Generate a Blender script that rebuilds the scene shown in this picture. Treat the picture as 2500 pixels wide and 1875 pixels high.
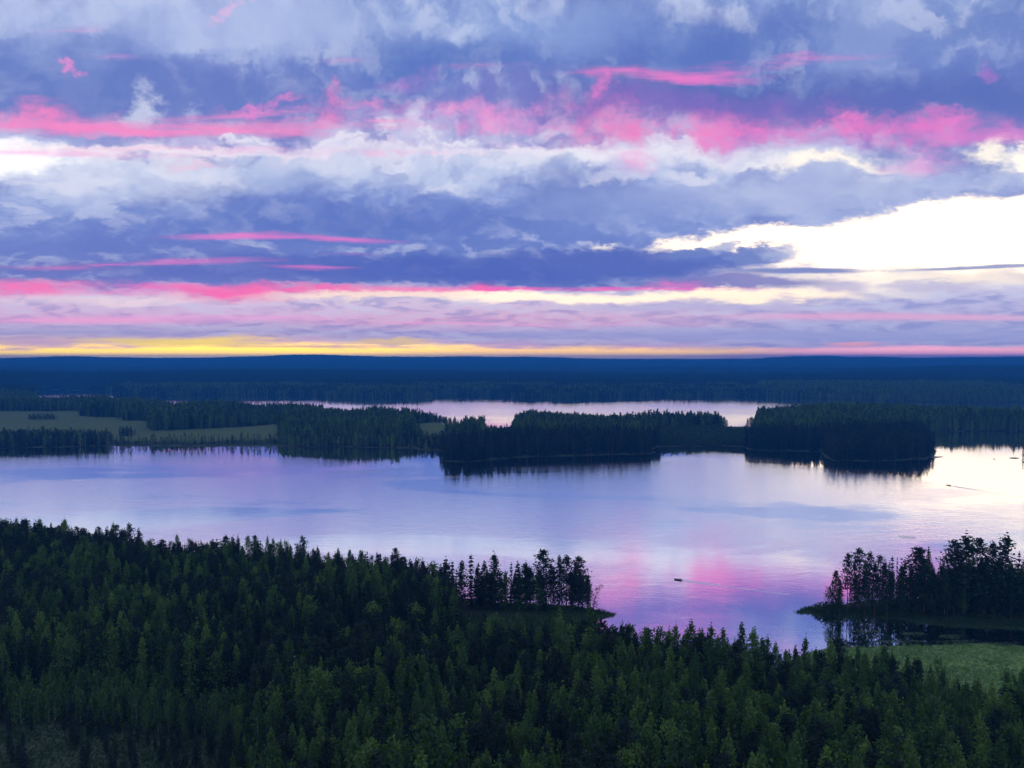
import bpy, math, random
import numpy as np
from mathutils import Vector

for o in list(bpy.data.objects):
    bpy.data.objects.remove(o)
SC = bpy.context.scene
COL = SC.collection

# ---------------------------------------------------------------- camera
# 90 m above the lake (a lookout tower); numbers below are in photograph pixels (2500 x 1875)
CAM_H, F_PX, HORIZON = 90.0, 1750.0, 874.0
PITCH = math.atan((937.5 - HORIZON) / F_PX)
cam = bpy.data.cameras.new('camera')
cam.sensor_width = 36.0
cam.lens = 36.0 * F_PX / 2500.0
cam.clip_start, cam.clip_end = 1.0, 60000.0
cam_ob = bpy.data.objects.new('camera', cam)
cam_ob.location = (0, 0, CAM_H)
cam_ob.rotation_euler = (math.pi / 2 - PITCH, 0, 0)
COL.objects.link(cam_ob)
SC.camera = cam_ob


def ray(px, py):
    cx, cy = (px - 1250.0) / F_PX, -(py - 937.5) / F_PX
    cp, sp = math.cos(PITCH), math.sin(PITCH)
    d = np.array([cx, cp + cy * sp, -sp + cy * cp])
    return d / np.linalg.norm(d)


def ground(px, py, z=0.0):
    """where the line of sight through a photograph pixel meets level z"""
    d = ray(px, py)
    t = (z - CAM_H) / d[2]
    return d[0] * t, d[1] * t


def azel(px, py):
    d = ray(px, py)
    return math.degrees(math.atan2(d[0], d[1])), math.degrees(math.atan2(d[2], math.sqrt(d[1] ** 2 + 0.02)))


def lin(c, k=1.0):
    r_, g_, b_ = c[:3]
    if b_ > r_ + 18 and b_ > g_ + 18 and g_ > r_ - 30:      # blue cloud tones: a little greener, less violet
        q = min(1.0, (b_ - max(r_, g_)) / 90.0)
        c = (r_ + 8 * q, g_ + 9 * q, b_ - 8 * q)
    f = lambda v: (v / 12.92 if v <= 0.04045 else ((v + 0.055) / 1.055) ** 2.4)
    return tuple(f(v / 255.0) * k for v in c) + (1.0,)


# ---------------------------------------------------------------- node helper
class NT:
    def __init__(self, tree):
        self.t = tree
        tree.nodes.clear()

    def n(self, kind, **kw):
        nd = self.t.nodes.new(kind)
        for k, v in kw.items():
            setattr(nd, k, v)
        return nd

    def put(self, sock, v):
        if isinstance(v, bpy.types.NodeSocket):
            self.t.links.new(v, sock)
        elif v is not None:
            sock.default_value = v

    def m(self, op, a, b=None, c=None, clamp=False):
        nd = self.n('ShaderNodeMath', operation=op, use_clamp=clamp)
        for i, v in enumerate((a, b, c)):
            self.put(nd.inputs[i], v)
        return nd.outputs[0]

    def vm(self, op, a, b=None, out=0):
        nd = self.n('ShaderNodeVectorMath', operation=op)
        self.put(nd.inputs[0], a)
        if b is not None:
            self.put(nd.inputs['Scale' if op == 'SCALE' else 1], b)
        return nd.outputs[out]

    def xyz(self, x, y, z=0.0):
        nd = self.n('ShaderNodeCombineXYZ')
        for i, v in enumerate((x, y, z)):
            self.put(nd.inputs[i], v)
        return nd.outputs[0]

    def sep(self, v):
        nd = self.n('ShaderNodeSeparateXYZ')
        self.put(nd.inputs[0], v)
        return nd.outputs

    def noise(self, vec, scale=1.0, detail=4.0, rough=0.5, out='Fac', lac=2.0, dist=0.0, dim='3D'):
        nd = self.n('ShaderNodeTexNoise', noise_dimensions=dim)
        self.put(nd.inputs['Vector'], vec)
        nd.inputs['Scale'].default_value = scale
        nd.inputs['Detail'].default_value = detail
        nd.inputs['Roughness'].default_value = rough
        nd.inputs['Lacunarity'].default_value = lac
        nd.inputs['Distortion'].default_value = dist
        return nd.outputs[0 if out == 'Fac' else 1]

    def rng(self, v, a, b, c=0.0, d=1.0, smooth=True):
        nd = self.n('ShaderNodeMapRange')
        nd.interpolation_type = 'SMOOTHSTEP' if smooth else 'LINEAR'
        self.put(nd.inputs[0], v)
        for i, q in enumerate((a, b, c, d)):
            self.put(nd.inputs[i + 1], q)
        return nd.outputs[0]

    def mix(self, fac, a, b, mode='MIX'):
        nd = self.n('ShaderNodeMix', data_type='RGBA', blend_type=mode)
        self.put(nd.inputs[0], fac)
        self.put(nd.inputs[6], a)
        self.put(nd.inputs[7], b)
        return nd.outputs[2]

    def ramp(self, fac, stops, interp='LINEAR'):
        nd = self.n('ShaderNodeValToRGB')
        cr = nd.color_ramp
        cr.interpolation = interp
        stops = sorted(stops, key=lambda s: s[0])
        cr.elements[0].position, cr.elements[0].color = stops[0][0], stops[0][1]
        cr.elements[1].position, cr.elements[1].color = stops[-1][0], stops[-1][1]
        for p, c in stops[1:-1]:
            e = cr.elements.new(p)
            e.color = c
        self.put(nd.inputs[0], fac)
        return nd.outputs[0]


# ---------------------------------------------------------------- sky: sunset clouds by direction (azimuth, elevation)
world = bpy.data.worlds.new('World')
SC.world = world
world.use_nodes = True
w = NT(world.node_tree)
tc = w.n('ShaderNodeTexCoord')
dx, dy, dz = w.sep(tc.outputs['Generated'])
az = w.m('MULTIPLY', w.m('ARCTAN2', dx, dy), 57.29578)
# cloud streets lie across the view: their height angle is measured over the northing, so they run straight
el = w.m('MULTIPLY', w.m('ARCTAN2', dz, w.m('SQRT', w.m('ADD', w.m('MULTIPLY', dy, dy), 0.02))), 57.29578)
elc = w.m('MAXIMUM', el, 0.0)
persp = w.m('MINIMUM', w.m('MULTIPLY', w.m('ADD', elc, 1.2), 1 / 15.0), 1.3)     # far clouds are small
logel = w.m('LOGARITHM', w.m('ADD', elc, 3.0), 2.718282)
# billow coordinates and streak coordinates
pv = w.xyz(w.m('MULTIPLY', az, 0.115), w.m('MULTIPLY', logel, 3.3), 3.7)
sv = w.xyz(w.m('MULTIPLY', az, 0.035), w.m('MULTIPLY', logel, 7.0), 9.1)
nP = w.noise(pv, 1.0, 9.0, 0.67, out='Color', lac=2.1, dim='2D')
nS = w.noise(sv, 1.0, 7.0, 0.64, out='Color', lac=2.1, dim='2D')
nB = w.noise(w.vm('ADD', pv, (17.0, 5.0, 0.0)), 1.7, 7.0, 0.6, dim='2D')


def billow(off):
    """heaped cloud: rounded bulges with sharp creases, and small ones on them"""
    v_ = w.vm('ADD', w.vm('MULTIPLY', pv, (1.0, 0.85, 0.0)), w.vm('MULTIPLY', nP, (0.75, 0.75, 0.0)))
    a_ = w.m('ABSOLUTE', w.m('SUBTRACT', w.noise(w.vm('ADD', v_, (31.0 + off[0], 8.0 + off[1], 0)), 1.5, 0.0, 0.5, dim='2D'), 0.5))
    c_ = w.m('ABSOLUTE', w.m('SUBTRACT', w.noise(w.vm('ADD', v_, (21.0 + off[0], 4.0 + off[1], 0)), 3.6, 0.0, 0.5, dim='2D'), 0.5))
    b_ = w.m('ABSOLUTE', w.m('SUBTRACT', w.noise(w.vm('ADD', v_, (11.0 + off[0] * 0.4, 3.0 + off[1] * 0.4, 0)), 8.5, 2.0, 0.55, dim='2D'), 0.5))
    return w.m('ADD', w.m('ADD', w.m('MULTIPLY', a_, 1.4), w.m('MULTIPLY', c_, 1.0)), w.m('MULTIPLY', b_, 0.55))


bil0 = billow((0.0, 0.0))
bil1 = billow((0.05, 0.17))
relief = w.m('SUBTRACT', bil0, bil1)
# patchiness of the lit streaks
modP = w.rng(w.sep(nP)[2], 0.36, 0.62, 0.15, 1.15)
modS = w.rng(w.sep(nS)[2], 0.40, 0.60, 0.05, 1.2)
half = (-0.5, -0.5, -0.5)
wp = w.vm('SCALE', w.vm('MULTIPLY', w.vm('ADD', nP, half), (8.0, 5.5, 0.0)), persp)
ws = w.vm('SCALE', w.vm('MULTIPLY', w.vm('ADD', nS, half), (10.0, 1.5, 0.0)), persp)
P0 = w.xyz(az, el)
PP = w.vm('ADD', P0, wp)                                  # billowing edges
PS = w.vm('ADD', w.vm('ADD', P0, ws), w.vm('SCALE', wp, 0.14))   # streaky edges
PB = w.vm('ADD', w.vm('ADD', P0, w.vm('SCALE', ws, 0.5)), w.vm('SCALE', wp, 0.75))
bs = w.sep(PB)

ELTOP = 32.0


def col_stops(x, lst):
    out = []
    for y, c in lst:
        out.append((min(1.0, max(0.0, azel(x, y)[1] / ELTOP)), lin(c)))
    return out


elf = w.m('DIVIDE', bs[1], ELTOP)
rampL = w.ramp(elf, col_stops(300, [
    (872, (255, 214, 70)), (838, (255, 222, 80)), (830, (226, 186, 190)), (812, (186, 166, 212)), (790, (196, 168, 215)),
    (770, (224, 176, 216)), (745, (222, 192, 226)), (724, (238, 214, 232)), (711, (214, 176, 222)), (700, (118, 118, 206)), (650, (98, 112, 203)),
    (600, (92, 112, 206)), (540, (106, 130, 216)), (480, (140, 160, 228)), (430, (192, 202, 240)), (392, (226, 230, 247)),
    (362, (220, 208, 240)), (330, (172, 164, 226)), (300, (182, 160, 222)), (262, (122, 132, 212)), (200, (112, 130, 214)),
    (120, (132, 152, 224)), (50, (160, 176, 234)), (0, (176, 190, 238)), (-130, (178, 190, 238))]))
rampC = w.ramp(elf, col_stops(1250, [
    (872, (255, 196, 92)), (852, (255, 205, 118)), (845, (206, 174, 204)), (815, (172, 160, 216)), (785, (224, 172, 208)),
    (752, (222, 192, 222)), (722, (232, 218, 236)), (708, (240, 224, 234)), (701, (150, 110, 196)), (690, (86, 102, 198)), (640, (82, 106, 202)),
    (590, (92, 118, 210)), (520, (104, 130, 218)), (460, (142, 162, 230)), (420, (184, 196, 240)), (380, (214, 219, 244)),
    (355, (224, 204, 236)), (320, (164, 166, 228)), (290, (190, 150, 214)), (255, (112, 118, 208)), (150, (94, 120, 208)),
    (60, (112, 138, 214)), (0, (134, 158, 224)), (-130, (172, 186, 236))]))
rampR = w.ramp(elf, col_stops(2250, [
    (872, (246, 150, 180)), (858, (252, 164, 190)), (848, (178, 166, 220)), (800, (164, 164, 222)), (770, (190, 178, 226)),
    (740, (186, 182, 230)), (715, (206, 200, 236)), (690, (216, 206, 236)), (640, (180, 180, 230)), (560, (150, 165, 228)), (470, (150, 162, 226)), (430, (160, 172, 230)),
    (385, (198, 204, 238)), (355, (176, 170, 228)), (330, (188, 146, 212)), (300, (176, 120, 204)), (272, (108, 108, 204)),
    (220, (88, 108, 204)), (150, (98, 122, 210)), (60, (98, 124, 204)), (0, (116, 142, 214)), (-130, (168, 182, 234))]))
azw = bs[0]
sky = w.mix(w.rng(azw, -6.0, -26.0), rampC, rampL)
sky = w.mix(w.rng(azw, 6.0, 26.0), sky, rampR)

# billow relief: pale lit tops, blue undersides, fading out towards the horizon
big = w.m('SUBTRACT', w.noise(w.vm('ADD', pv, (3.3, 1.7, 4.0)), 0.9, 5.0, 0.6, dim='2D'), 0.5)
hi_ = w.rng(relief, -0.08, 0.42)
lo_ = w.rng(relief, 0.06, -0.40)
amp = w.rng(el, 0.3, 12.0, 0.6, 1.0)
sky = w.mix(w.m('MULTIPLY', w.m('MULTIPLY', hi_, 0.62), amp), sky, lin((206, 212, 242)))
sky = w.mix(w.m('MULTIPLY', w.m('MULTIPLY', lo_, 0.62), amp), sky, lin((84, 106, 204)))
deck = w.rng(el, 6.0, 13.0)
hb = w.m('MULTIPLY', w.rng(big, 0.0, 0.17), deck)
sky = w.mix(w.m('MULTIPLY', hb, 0.5), sky, lin((168, 184, 236)))
lb = w.m('MULTIPLY', w.rng(big, 0.0, -0.17), deck)
sky = w.mix(w.m('MULTIPLY', lb, 0.75), sky, lin((78, 102, 198)))

sky = w.mix(0.12, sky, lin((176, 184, 232)))
COORD = {'P': PP, 'S': PS, 'B': PB}


BLOBS = []


def blob(*a, **k):
    """a cloud, a gap or a lit streak at a place in the sky; sizes in photograph pixels"""
    BLOBS.append((a, k))


def blob_range(x, y, rx, ry, color, op=1.0, soft=0.4, rot=0.0, c='B', k=1.0, jag=0.0):
    e0 = azel(x, y)[1]
    px = (ry * (1 + soft + 0.4 * jag) + rx * (1 + soft) * abs(math.sin(math.radians(rot))))
    h = px * 57.3 / F_PX + {'P': 3.2, 'B': 2.1, 'S': 1.6}[c] * min(1.3, (e0 + 1.2) / 15.0) + 0.15
    return e0 - h, e0 + h


def add_blob(g, io, sky, x, y, rx, ry, color, op=1.0, soft=0.4, rot=0.0, c='B', k=1.0, jag=0.0):
    if c != 'S' and color[0] > 190 and color[1] < 172 and color[2] > 140:
        ry *= 1.2
    a0, e0 = azel(x, y)
    mp = g.n('ShaderNodeMapping', vector_type='TEXTURE')
    # (the tiny term only makes Cycles evaluate the clouds one after another, within its register limit)
    ma = g.n('ShaderNodeVectorMath', operation='MULTIPLY_ADD')
    g.put(ma.inputs[0], sky)
    ma.inputs[1].default_value = (1e-7, 1e-7, 1e-7)
    g.put(ma.inputs[2], io[c])
    g.put(mp.inputs['Vector'], ma.outputs[0])
    mp.inputs['Location'].default_value = (a0, e0, 0)
    mp.inputs['Rotation'].default_value = (0, 0, math.radians(rot))
    d1 = 57.3 / F_PX * math.cos(math.radians(a0)) ** 2
    d2 = 57.3 / F_PX * math.cos(math.radians(e0)) ** 2
    mp.inputs['Scale'].default_value = (rx * d1, ry * d2, 1)
    ln = g.vm('LENGTH', mp.outputs[0], out=1)
    pink0 = color[0] > 190 and color[1] < 172 and color[2] > 140
    if pink0:
        jag = max(jag, 0.9)
    if jag:
        ln = g.m('ADD', ln, g.m('MULTIPLY', g.m('SUBTRACT', io['nB'], 0.5), jag))
    pink = pink0
    if pink:
        color = tuple(int(v + (255 - v) * q) for v, q in zip(color, (0.30, 0.08, 0.30)))
        soft = min(0.95, soft + 0.25)
        op *= 0.8 if c == 'S' else 0.88
    f = g.rng(ln, 1.0 + soft, 1.0 - soft, 0.0, op)
    if pink:
        f = g.m('MULTIPLY', f, io['modS' if c == 'S' else 'modP'], clamp=True)
    return g.mix(f, sky, lin(color, k))


def band_group(name, blobs):
    tree = bpy.data.node_groups.new(name, 'ShaderNodeTree')
    for nm, tp in (('sky', 'NodeSocketColor'), ('P', 'NodeSocketVector'), ('S', 'NodeSocketVector'), ('B', 'NodeSocketVector'),
                   ('nB', 'NodeSocketFloat'), ('modP', 'NodeSocketFloat'), ('modS', 'NodeSocketFloat')):
        tree.interface.new_socket(nm, in_out='INPUT', socket_type=tp)
    tree.interface.new_socket('sky', in_out='OUTPUT', socket_type='NodeSocketColor')
    g = NT(tree)
    gi, go = g.n('NodeGroupInput'), g.n('NodeGroupOutput')
    io = {s_.name: s_ for s_ in gi.outputs if s_.name}
    col = io['sky']
    for a, k in blobs:
        col = add_blob(g, io, col, *a, **k)
    g.put(go.inputs[0], col)
    nd = w.n('ShaderNodeGroup')
    nd.node_tree = tree
    for nm, v in (('sky', sky), ('P', PP), ('S', PS), ('B', PB), ('nB', nB), ('modP', modP), ('modS', modS)):
        w.put(nd.inputs[nm], v)
    return nd.outputs[0]


PINK, ROSE, HOT = (252, 128, 178), (228, 118, 190), (255, 104, 152)
CREAM, WHITE, PALE = (255, 245, 230), (255, 253, 252), (226, 226, 248)
DARK, MID, LILAC = (84, 100, 198), (120, 136, 214), (186, 180, 228)
# --- upper deck
blob(520, 60, 560, 60, (172, 188, 238), 0.65, 0.8)
blob(180, 190, 230, 80, (92, 116, 204), 0.75, 0.7)
blob(560, 235, 420, 62, (96, 116, 204), 0.75, 0.7)
blob(1060, 140, 210, 64, (80, 110, 202), 0.75, 0.7)
blob(1700, 110, 320, 64, (80, 108, 200), 0.75, 0.7)
blob(1750, 235, 420, 52, (76, 98, 190), 0.88, 0.6)
blob(2300, 240, 340, 64, (84, 104, 196), 0.85, 0.7)
blob(1350, 60, 260, 60, (140, 164, 230), 0.6, 0.8)
blob(2250, 110, 300, 70, (116, 140, 214), 0.35, 0.9)
blob(320, 245, 30, 34, (226, 230, 248), 0.65, 0.95, c='P', jag=0.8)
blob(1130, 68, 40, 26, (206, 218, 248), 0.6, 0.95, c='P')
blob(495, 262, 18, 20, (190, 196, 238), 0.5, 0.9, c='P')
blob(1650, 250, 330, 34, (150, 110, 200), 0.45, 0.8)
# --- gap of bright sky above the middle deck
blob(50, 394, 185, 44, WHITE, 1.0, 0.5, c='P', k=1.2, jag=0.6)
blob(330, 370, 300, 12, (252, 240, 248), 0.75, 0.8, jag=0.6)
blob(1000, 372, 640, 10, (246, 234, 248), 0.65, 0.9, jag=0.8)
blob(1560, 376, 300, 20, (240, 238, 250), 0.7, 0.8)
blob(2010, 398, 150, 14, CREAM, 0.95, 0.8, c='B', k=1.15, jag=1.2)
blob(2400, 392, 60, 18, CREAM, 0.9, 0.8, c='P', k=1.15, jag=1.0)
blob(2500, 388, 36, 26, CREAM, 0.95, 0.5, c='P', k=1.2)
blob(915, 326, 26, 14, (240, 236, 250), 0.7, 0.95, c='P')
blob(1045, 332, 60, 14, (232, 226, 248), 0.6, 0.95, c='P')
blob(1330, 318, 40, 14, (236, 232, 250), 0.6, 0.95, c='P')
# --- pink lit bands high up
blob(110, 290, 150, 24, PINK, 0.95, 0.6)
blob(400, 325, 330, 11, PINK, 0.95, 0.6, rot=-1.5, c='S')
blob(620, 318, 150, 16, (250, 136, 184), 0.8, 0.7, c='S')
blob(560, 285, 300, 8, (244, 140, 192), 0.7, 0.8, rot=5, c='S')
blob(790, 262, 32, 34, (250, 126, 178), 0.85, 0.6, c='P')
blob(880, 303, 170, 13, PINK, 0.85, 0.6, c='S')
blob(985, 295, 34, 26, (250, 124, 178), 0.8, 0.7, c='P')
blob(1180, 290, 160, 18, (240, 144, 198), 0.75, 0.8)
blob(1430, 298, 100, 34, (246, 124, 174), 0.8, 0.7, c='P')
blob(1560, 318, 110, 22, (248, 116, 168), 0.85, 0.6)
blob(1860, 312, 220, 34, (236, 118, 182), 0.9, 0.6)
blob(2190, 328, 190, 22, (236, 116, 186), 0.85, 0.7)
blob(2420, 335, 150, 12, (214, 120, 192), 0.8, 0.8, c='S')
blob(1620, 180, 190, 10, (238, 118, 186), 0.9, 0.6, rot=-1, c='S')
blob(1880, 155, 170, 9, (236, 120, 188), 0.85, 0.6, rot=4, c='S')
blob(1465, 212, 30, 15, (240, 124, 188), 0.8, 0.6, c='P')
blob(1190, 170, 74, 10, (242, 124, 190), 0.85, 0.6, c='S')
blob(2435, 202, 40, 20, (170, 120, 206), 0.7, 0.8, c='P')
blob(110, 236, 48, 7, PINK, 0.8, 0.7, c='S')
blob(185, 65, 60, 8, (244, 160, 210), 0.7, 0.8, c='S')
blob(165, 160, 22, 9, (244, 140, 200), 0.7, 0.8, c='P')
blob(310, 132, 40, 6, (216, 150, 214), 0.6, 0.8, c='S')
blob(840, 156, 34, 7, (236, 140, 200), 0.7, 0.8, c='S')
blob(600, 40, 26, 12, (236, 190, 230), 0.6, 0.8, c='P')
blob(1010, 200, 60, 16, (196, 130, 206), 0.5, 0.8)
blob(240, 380, 190, 8, (240, 150, 205), 0.8, 0.8, c='S')
blob(700, 368, 330, 6, (248, 156, 206), 0.75, 0.9, c='S')
blob(1530, 395, 36, 22, (236, 160, 208), 0.7, 0.8, c='P')
blob(2200, 392, 80, 14, (214, 140, 204), 0.7, 0.8)
blob(500, 405, 60, 12, (248, 196, 224), 0.6, 0.8, c='P')
for i, (x, y, rx, ry, op) in enumerate(((640, 335, 50, 9, .7), (800, 352, 60, 8, .7), (1130, 350, 70, 8, .7), (1250, 405, 60, 12, .7), (1420, 385, 50, 9, .6), (1640, 350, 60, 8, .6),
                                        (1850, 395, 60, 10, .8), (560, 440, 60, 14, .6), (760, 405, 70, 14, .7), (950, 400, 60, 12, .7), (430, 425, 50, 14, .6), (250, 455, 60, 14, .6),
                                        (1100, 455, 50, 10, .5), (1480, 440, 60, 12, .5), (1690, 430, 60, 12, .6), (2130, 425, 60, 10, .6), (140, 470, 60, 12, .6))):
    blob(x, y, rx, ry, (238, 236, 250), op, 0.7, c='P', jag=1.4)
blob(620, 250, 60, 10, (232, 130, 196), 0.7, 0.6, c='P')
blob(300, 300, 60, 12, (250, 130, 182), 0.7, 0.6, c='P')
blob(900, 268, 60, 9, (240, 130, 192), 0.7, 0.6, c='P')
blob(2050, 300, 80, 18, (240, 120, 184), 0.7, 0.6, c='P')
blob(2320, 318, 70, 16, (232, 120, 188), 0.7, 0.6, c='P')
blob(1690, 332, 60, 14, (244, 126, 182), 0.7, 0.6, c='P')
# --- middle deck: pale tops, dark body
blob(330, 455, 260, 40, (214, 220, 246), 0.6, 0.8, c='P')
blob(980, 425, 420, 34, (198, 208, 242), 0.45, 0.8, c='P')
blob(700, 430, 90, 44, (150, 170, 230), 0.5, 0.8, c='P')
blob(1900, 470, 420, 44, (178, 188, 234), 0.75, 0.7, c='P', rot=4)
blob(1500, 520, 330, 50, (128, 148, 222), 0.6, 0.8, c='P')
blob(880, 545, 460, 44, (86, 110, 204), 0.8, 0.7)
blob(250, 590, 380, 34, (98, 116, 208), 0.6, 0.8)
blob(1150, 655, 620, 34, (74, 96, 196), 0.9, 0.5)
blob(480, 660, 480, 26, (88, 102, 200), 0.6, 0.8)
# --- the bright gap on the right
blob(2420, 560, 560, 74, (255, 234, 206), 1.0, 0.2, rot=5, c='P', k=1.75, jag=0.9)
blob(2400, 610, 560, 56, (255, 234, 206), 1.0, 0.22, rot=2, c='P', k=1.75, jag=0.9)
blob(1890, 588, 310, 36, (255, 234, 206), 1.0, 0.28, rot=6, c='P', k=1.7, jag=0.6)
blob(1660, 606, 80, 10, CREAM, 0.95, 0.5, c='P', k=1.2, jag=0.8)
blob(1476, 614, 17, 10, CREAM, 1.0, 0.5, c='P', k=1.15)
blob(2100, 690, 330, 28, (255, 242, 226), 0.95, 0.4, c='P', k=1.15, jag=0.5)
blob(2420, 680, 200, 18, (252, 236, 226), 0.7, 0.6, c='P')
# clouds standing in the gap
blob(1560, 640, 250, 30, (82, 102, 198), 0.95, 0.35, c='P')
blob(1760, 634, 120, 20, (92, 112, 204), 0.95, 0.3, c='P', jag=0.6)
blob(1850, 628, 60, 22, (112, 130, 208), 0.95, 0.25, c='P', jag=1.0)
blob(1690, 622, 60, 16, (104, 124, 206), 0.95, 0.25, c='P', jag=1.0)
blob(1760, 606, 30, 18, (150, 164, 222), 0.85, 0.4, c='P')
blob(1900, 618, 34, 18, (170, 178, 226), 0.8, 0.5, c='P', jag=0.8)
blob(1950, 662, 170, 9, (120, 134, 206), 0.95, 0.5, c='S')
blob(2410, 652, 210, 6, (148, 158, 212), 0.95, 0.5, rot=4, c='S')
blob(1800, 690, 230, 16, (116, 116, 202), 0.9, 0.5, c='B')
blob(2060, 706, 60, 18, (190, 182, 224), 0.8, 0.5, c='P', jag=0.6)
blob(2270, 702, 120, 14, (184, 180, 226), 0.8, 0.5, c='P', jag=0.6)
# --- pink streaks in the dark body
blob(330, 645, 240, 6, (246, 116, 186), 0.9, 0.7, rot=2, c='S')
blob(180, 652, 100, 5, HOT, 0.8, 0.7, c='S')
blob(585, 577, 110, 6, (240, 118, 190), 0.9, 0.7, c='S')
blob(830, 583, 120, 5, (236, 116, 190), 0.85, 0.7, rot=-3, c='S')
blob(860, 617, 60, 4, (232, 110, 190), 0.8, 0.7, c='S')
blob(770, 650, 70, 4, (240, 116, 186), 0.8, 0.7, c='S')
# --- burning lower edge
blob(60, 706, 180, 13, (255, 112, 162), 0.95, 0.6, c='B')
blob(380, 703, 150, 9, (250, 110, 172), 0.9, 0.7, c='B')
blob(560, 716, 140, 14, (255, 100, 152), 0.95, 0.5, c='B')
blob(760, 704, 160, 8, (255, 96, 150), 0.9, 0.6, c='B')
blob(1000, 708, 200, 7, (255, 104, 148), 0.95, 0.6, c='S')
blob(1170, 694, 40, 9, (255, 96, 150), 0.9, 0.6, c='P')
blob(1430, 704, 330, 5, (255, 100, 168), 0.95, 0.6, c='S')
blob(1640, 700, 70, 8, (240, 110, 180), 0.8, 0.6, c='P')
# --- lower haze of cloud
blob(1350, 724, 330, 12, (255, 234, 208), 0.95, 0.6, c='P', k=1.3, jag=0.8)
blob(900, 722, 220, 9, (255, 226, 214), 0.9, 0.6, c='P', k=1.05)
blob(1800, 726, 240, 14, (255, 234, 204), 0.9, 0.5, c='P', k=1.3, jag=0.8)
blob(1900, 742, 40, 16, (196, 186, 226), 0.8, 0.5, c='P')
blob(1620, 748, 200, 14, (184, 178, 226), 0.7, 0.6, c='P')
blob(300, 736, 220, 8, (248, 222, 232), 0.7, 0.7, c='P')
blob(200, 782, 330, 7, (250, 164, 204), 0.8, 0.7, c='S')
blob(650, 776, 260, 6, (240, 170, 214), 0.7, 0.8, c='S')
blob(1100, 784, 300, 7, (250, 158, 204), 0.8, 0.7, c='S')
blob(1450, 792, 260, 5, (248, 164, 206), 0.75, 0.7, c='S')
blob(2050, 772, 240, 8, (240, 172, 212), 0.7, 0.8, c='S')
blob(2350, 776, 200, 8, (236, 178, 216), 0.7, 0.8, c='S')
blob(250, 810, 300, 9, (168, 158, 212), 0.6, 0.7, c='S')
blob(1700, 818, 500, 16, (160, 160, 220), 0.7, 0.6, c='B')
blob(2250, 822, 420, 14, (156, 160, 222), 0.7, 0.6, c='B')
# --- burning strip on the horizon
blob(620, 858, 760, 20, (255, 208, 36), 1.0, 0.35, c='B', k=2.6)
blob(520, 836, 190, 10, (255, 218, 92), 0.95, 0.6, c='P', k=1.2, jag=0.6)
blob(960, 834, 90, 6, (255, 216, 120), 0.9, 0.6, c='P')
blob(250, 832, 150, 5, (255, 222, 120), 0.9, 0.6, c='S')
blob(1400, 860, 420, 12, (255, 198, 104), 0.95, 0.6, c='B', k=1.9)
blob(2300, 857, 420, 10, (253, 172, 186), 0.95, 0.6, c='B', k=1.6)
blob(2080, 840, 60, 5, (255, 176, 190), 0.8, 0.6, c='P')
for x, y, rx, ry in ((90, 838, 130, 7), (240, 845, 120, 5), (700, 836, 130, 7), (860, 843, 110, 5), (1050, 840, 140, 7), (1250, 845, 120, 5), (30, 852, 70, 4), (1600, 846, 160, 5)):
    blob(x, y, rx, ry, (192, 160, 200), 0.8, 0.5, c='P', jag=1.2)
blob(420, 843, 130, 3, (216, 170, 180), 0.8, 0.7, c='S')
blob(760, 846, 200, 3, (226, 176, 170), 0.7, 0.7, c='S')

# the sky in bands of elevation, so that each direction evaluates only the clouds near it; below the horizon dark
CUTS = [-90.0, 1.6, 3.4, 6.0, 9.0, 13.0, 18.0, 90.0]
shader = None
nblob = []
for lo, hi in zip(CUTS[:-1], CUTS[1:]):
    near = [(a, k) for a, k in BLOBS if blob_range(*a, **k)[1] > lo and blob_range(*a, **k)[0] < hi]
    nblob.append(len(near))
    col = band_group('clouds', near)
    if lo < 0:
        col = w.mix(w.rng(el, -0.8, -3.0), col, lin((40, 60, 80)))
    bg = w.n('ShaderNodeBackground')
    w.put(bg.inputs[0], col)
    bg.inputs[1].default_value = 1.0
    if shader is None:
        shader = bg.outputs[0]
    else:
        ms = w.n('ShaderNodeMixShader')
        w.put(ms.inputs[0], w.m('GREATER_THAN', el, lo))
        w.put(ms.inputs[1], shader)
        w.put(ms.inputs[2], bg.outputs[0])
        shader = ms.outputs[0]
print('clouds per band', nblob)
wo = w.n('ShaderNodeOutputWorld')
w.put(wo.inputs[0], shader)
world.cycles.sampling_method = 'MANUAL'
world.cycles.sample_map_resolution = 512

# ---------------------------------------------------------------- sun: all but set, behind the yellow strip
sun = bpy.data.lights.new('sun', 'SUN')
sun.energy = 0.12
sun.angle = math.radians(1.0)
sun.color = (1.0, 0.62, 0.42)
sun_ob = bpy.data.objects.new('sun', sun)
_sa, _se = math.radians(-22.0), math.radians(0.8)
_sd = Vector((math.sin(_sa) * math.cos(_se), math.cos(_sa) * math.cos(_se), math.sin(_se)))
sun_ob.rotation_euler = _sd.to_track_quat('Z', 'Y').to_euler()
sun_ob.location = (0, 0, 300)
COL.objects.link(sun_ob)

SC.view_settings.view_transform = 'Standard'
SC.view_settings.look = 'None'
SC.view_settings.exposure = 0.0
SC.view_settings.gamma = 1.0
SC.view_settings.use_curve_mapping = False
SC.render.engine = 'CYCLES'
SC.cycles.use_denoising = True
SC.cycles.use_adaptive_sampling = True
SC.cycles.adaptive_threshold = 0.02
SC.cycles.adaptive_min_samples = 12
SC.cycles.max_bounces = 5
SC.cycles.diffuse_bounces = 2
SC.cycles.glossy_bounces = 3
SC.cycles.transmission_bounces = 3
SC.cycles.volume_bounces = 1
SC.cycles.transparent_max_bounces = 8
SC.cycles.sample_clamp_indirect = 4.0

# ================================================================ helpers for things
RNG = np.random.default_rng(11)
random.seed(11)


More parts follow.
